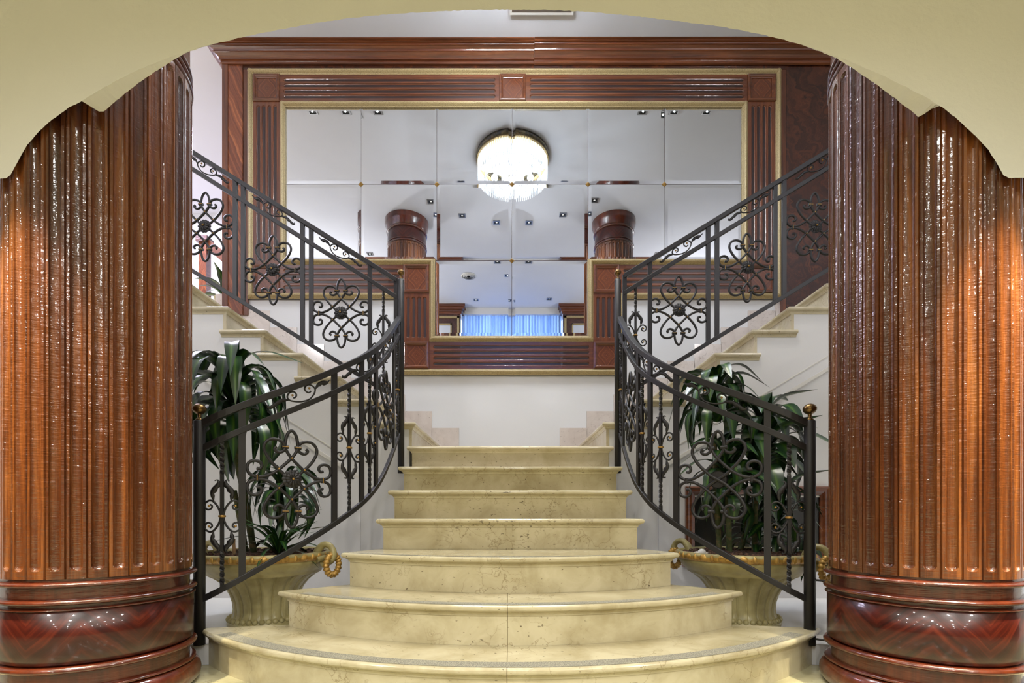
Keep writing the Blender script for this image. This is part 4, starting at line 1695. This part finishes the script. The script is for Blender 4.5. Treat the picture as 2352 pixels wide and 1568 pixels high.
for i in range(8):
    a = 2 * PI * i / 8 + 0.4
    lamp('chandelier_light', 'POINT', (cc_.x + 0.40 * math.cos(a), cc_.y + 0.40 * math.sin(a), HC - 0.26), 44, (0.88, 0.94, 1.0), 0.03)
lamp('chandelier_light', 'POINT', (cc_.x, cc_.y, HC - 0.42), 22, (0.88, 0.94, 1.0), 0.12)

# square recessed spots
SPOTS = [(1062, 495), (1141, 511), (1215, 511), (1293, 493), (990, 462), (1365, 459), (717, 254), (793, 254), (867, 254), (1477, 254), (1549, 254), (1624, 254),
         (1093, 688), (1261, 686), (1165, 632), (1510, 582), (850, 582)]
for i, (px, py) in enumerate(SPOTS):
    p = ceil_pt(px, py)
    h_ = 0.055
    t = thing('downlight', 'small square recessed downlight in the reflected ceiling', 'ceiling light', p, 'square downlights in the reflected ceiling')
    mb = MB()
    for (a0, a1, b0, b1) in ((-h_, h_, -h_, -h_ + 0.016), (-h_, h_, h_ - 0.016, h_), (-h_, -h_ + 0.016, -h_ + 0.016, h_ - 0.016), (h_ - 0.016, h_, -h_ + 0.016, h_ - 0.016)):
        mb.box(p.x + a0, p.x + a1, p.y + b0, p.y + b1, HC - 0.008, HC - 0.0005)
    mb.build('frame', M['metal'], t)
    mb = MB(); mb.box(p.x - h_ + 0.015, p.x + h_ - 0.015, p.y - h_ + 0.015, p.y + h_ - 0.015, HC - 0.003, HC - 0.0004); mb.build('recess', M['black'], t)
    lamp('downlight_lamp', 'SPOT', (p.x, p.y, HC - 0.012), HALL_SPOT[0 if i < 6 else 1], (1.0, 0.93, 0.80) if i < 6 else COOL, 0.006, spot=R(86) if i < 6 else R(130), blend=0.8)
    mb = MB(); mb.lathe([(0, -0.005), (0.012, -0.005), (0.015, -0.003)], 16, p); mb.build('lamp_lens', M['bulb'], t)

p = ceil_pt(1076, 633)
vt = thing('ceiling_vent', 'round ceiling air diffuser reflected in the lower mirror pane', 'air vent', p)
mb = MB()
for r_ in (0.06, 0.09, 0.12, 0.15):
    mb.lathe([(r_ - 0.022, -0.012), (r_, -0.004), (r_ + 0.002, -0.006), (r_ - 0.02, -0.015)], 36, p)
mb.build('diffuser_rings', M['white_paint'], vt)
mb = MB(); mb.lathe([(0, -0.001), (0.13, -0.001)], 36, p); mb.build('dark_throat', M['black'], vt)

# long ceiling slot just behind the crown of the arch
p = P(1244, 28, 4.53)
vs = thing('ceiling_slot', 'long white air slot in ceiling just below crown of arch', 'air vent', (p.x, 4.55, HC))
mb = MB()
mb.box(X(1171, 4.53), X(1317, 4.53), 4.30, 4.54, HC - 0.022, HC - 0.001)
mb.build('slot_frame', M['white_paint'], vs)
mb = MB(); mb.box(X(1176, 4.53), X(1312, 4.53), 4.33, 4.51, HC - 0.024, HC - 0.0215); mb.build('slot_blade', M['metal'], vs)

# curtained window behind, seen in the lower panes of the mirror
for k, (x0, x1, lab) in enumerate(((-1.115, 0.04, 'sheer blue curtain, left of the pair reflected in the lower mirror'), (0.06, 1.175, 'sheer blue curtain, right of the pair reflected in the lower mirror'))):
    mb = MB()
    n = 160
    v = []
    for i in range(n + 1):
        x_ = x0 + (x1 - x0) * i / n
        y_ = -1.36 + 0.022 * math.sin(i * 0.62) + 0.010 * math.sin(i * 1.31 + k)
        v += [(x_, y_, UP + 0.02), (x_, y_, HC - 0.14)]
    mb.add(v, [(2 * i, 2 * i + 2, 2 * i + 3, 2 * i + 1) for i in range(n)], True)
    o = mb.build('curtain', M['curtain'])
    tag(o, lab, 'curtain')
mb = MB(); mb.box(-1.115, 1.175, -1.60, -1.28, HC - 0.14, HC - 0.001)
struct(mb.build('trim_3', M['white_paint']), 'white curtain box above the blue curtains', 'trim')
mb = MB(); mb.box(-1.35, 1.42, -1.66, -1.64, UP, HC - 0.1)
struct(mb.build('window_1', plain('window_glass', (0.5, 0.7, 1.0, 1), 0.1)), 'window behind the blue curtains', 'window')

for s, nm in ((-1, 'left'), (1, 'right')):
    xe = -1.13 if s < 0 else 1.19
    xo = xe + s * 1.9
    ms_ = thing('framed_mirror', 'gilt framed mirror under wooden cornice %s of the reflected curtains' % nm, 'mirror', ((xe + xo) / 2, -1.1, UP))
    lo, hi = sorted((xe, xo))
    yb = -1.14
    mb = MB(); mb.box(lo, hi, -1.60, yb, UP, HC - 0.20); mb.build('wooden_surround', M['ven_flame'], ms_)
    mb = MB()
    # the frame faces +Y
    def fb(x0, x1, z0, z1, th):
        mb.box(x0, x1, yb, yb + th, z0, z1)
    zt_ = HC - 0.22
    for (ins, w_) in ((0.03, 0.045), (0.20, 0.03)):
        a0, a1, z0, z1 = lo + ins, hi - ins, UP + 0.3 + ins, zt_ - ins
        fb(a0, a0 + w_, z0, z1, 0.03); fb(a1 - w_, a1, z0, z1, 0.03); fb(a0, a1, z1 - w_, z1, 0.03); fb(a0, a1, z0, z0 + w_, 0.03)
    mb.build('gilt_moulding', M['gold'], ms_)
    mb = MB(); mb.box(lo + 0.22, hi - 0.22, yb, yb + 0.008, UP + 0.52, zt_ - 0.22); mb.build('mirror_pane', M['mirror'], ms_)
    mb = MB()
    for (z0, z1, o_) in ((HC - 0.20, HC - 0.16, 0.02), (HC - 0.16, HC - 0.11, 0.05), (HC - 0.11, HC - 0.06, 0.08), (HC - 0.06, HC - 0.004, 0.11)):
        mb.box(lo - o_, hi + o_, -1.60, yb + o_, z0, z1)
    mb.build('cornice', M['wood_x'], ms_)

# newel and sloping handrail of the further stair, beyond the left jamb
bd = 6.3
bl = thing('wooden_balustrade', 'mahogany newel with sloping handrail beyond the left end of the panelling', 'balustrade', (X(468, bd), bd, UP))
mb = MB(); mb.box(X(456, bd), X(474, bd), bd, bd + 0.1, UP, Z(556, bd)); mb.build('newel_post', M['ven_diag'], bl)
mb = MB(); mb.box(X(452, bd), X(478, bd), bd - 0.03, bd + 0.13, Z(556, bd), Z(542, bd)); mb.build('newel_cap', M['wood_ring'], bl)
mb = MB()
mb.prism([(X(474, bd), Z(545, bd)), (X(474, bd), Z(570, bd)), (X(560, bd), Z(643, bd)), (X(560, bd), Z(612, bd))], bd + 0.01, bd + 0.09, 'XZ')
mb.build('handrail', M['wood_x'], bl)
mb = MB()
mb.box(X(484, bd), X(560, bd), bd + 0.3, bd + 0.34, UP, Z(650, bd)); mb.build('dado_panel', M['wood_x'], bl)
# plant on the upper landing
pd = 5.45
pc = Vector((X(520, pd), pd, UP))
tp = thing('potted_plant', 'green leafy plant peeping past the left end of the panelling', 'potted plant', pc)
mb = MB(); mb.lathe([(0, 0), (0.09, 0), (0.12, 0.16), (0.125, 0.18), (0.11, 0.18), (0.10, 0.15), (0, 0.15)], 24, pc); mb.build('pot', M['pot'], tp)
crown((pc.x, pc.y, UP + 0.22), 16, 0.34, 0.04, 41, 0.12, (0.1, 1.3), (0.6, 1.5)).build('foliage', M['leaf'], tp)
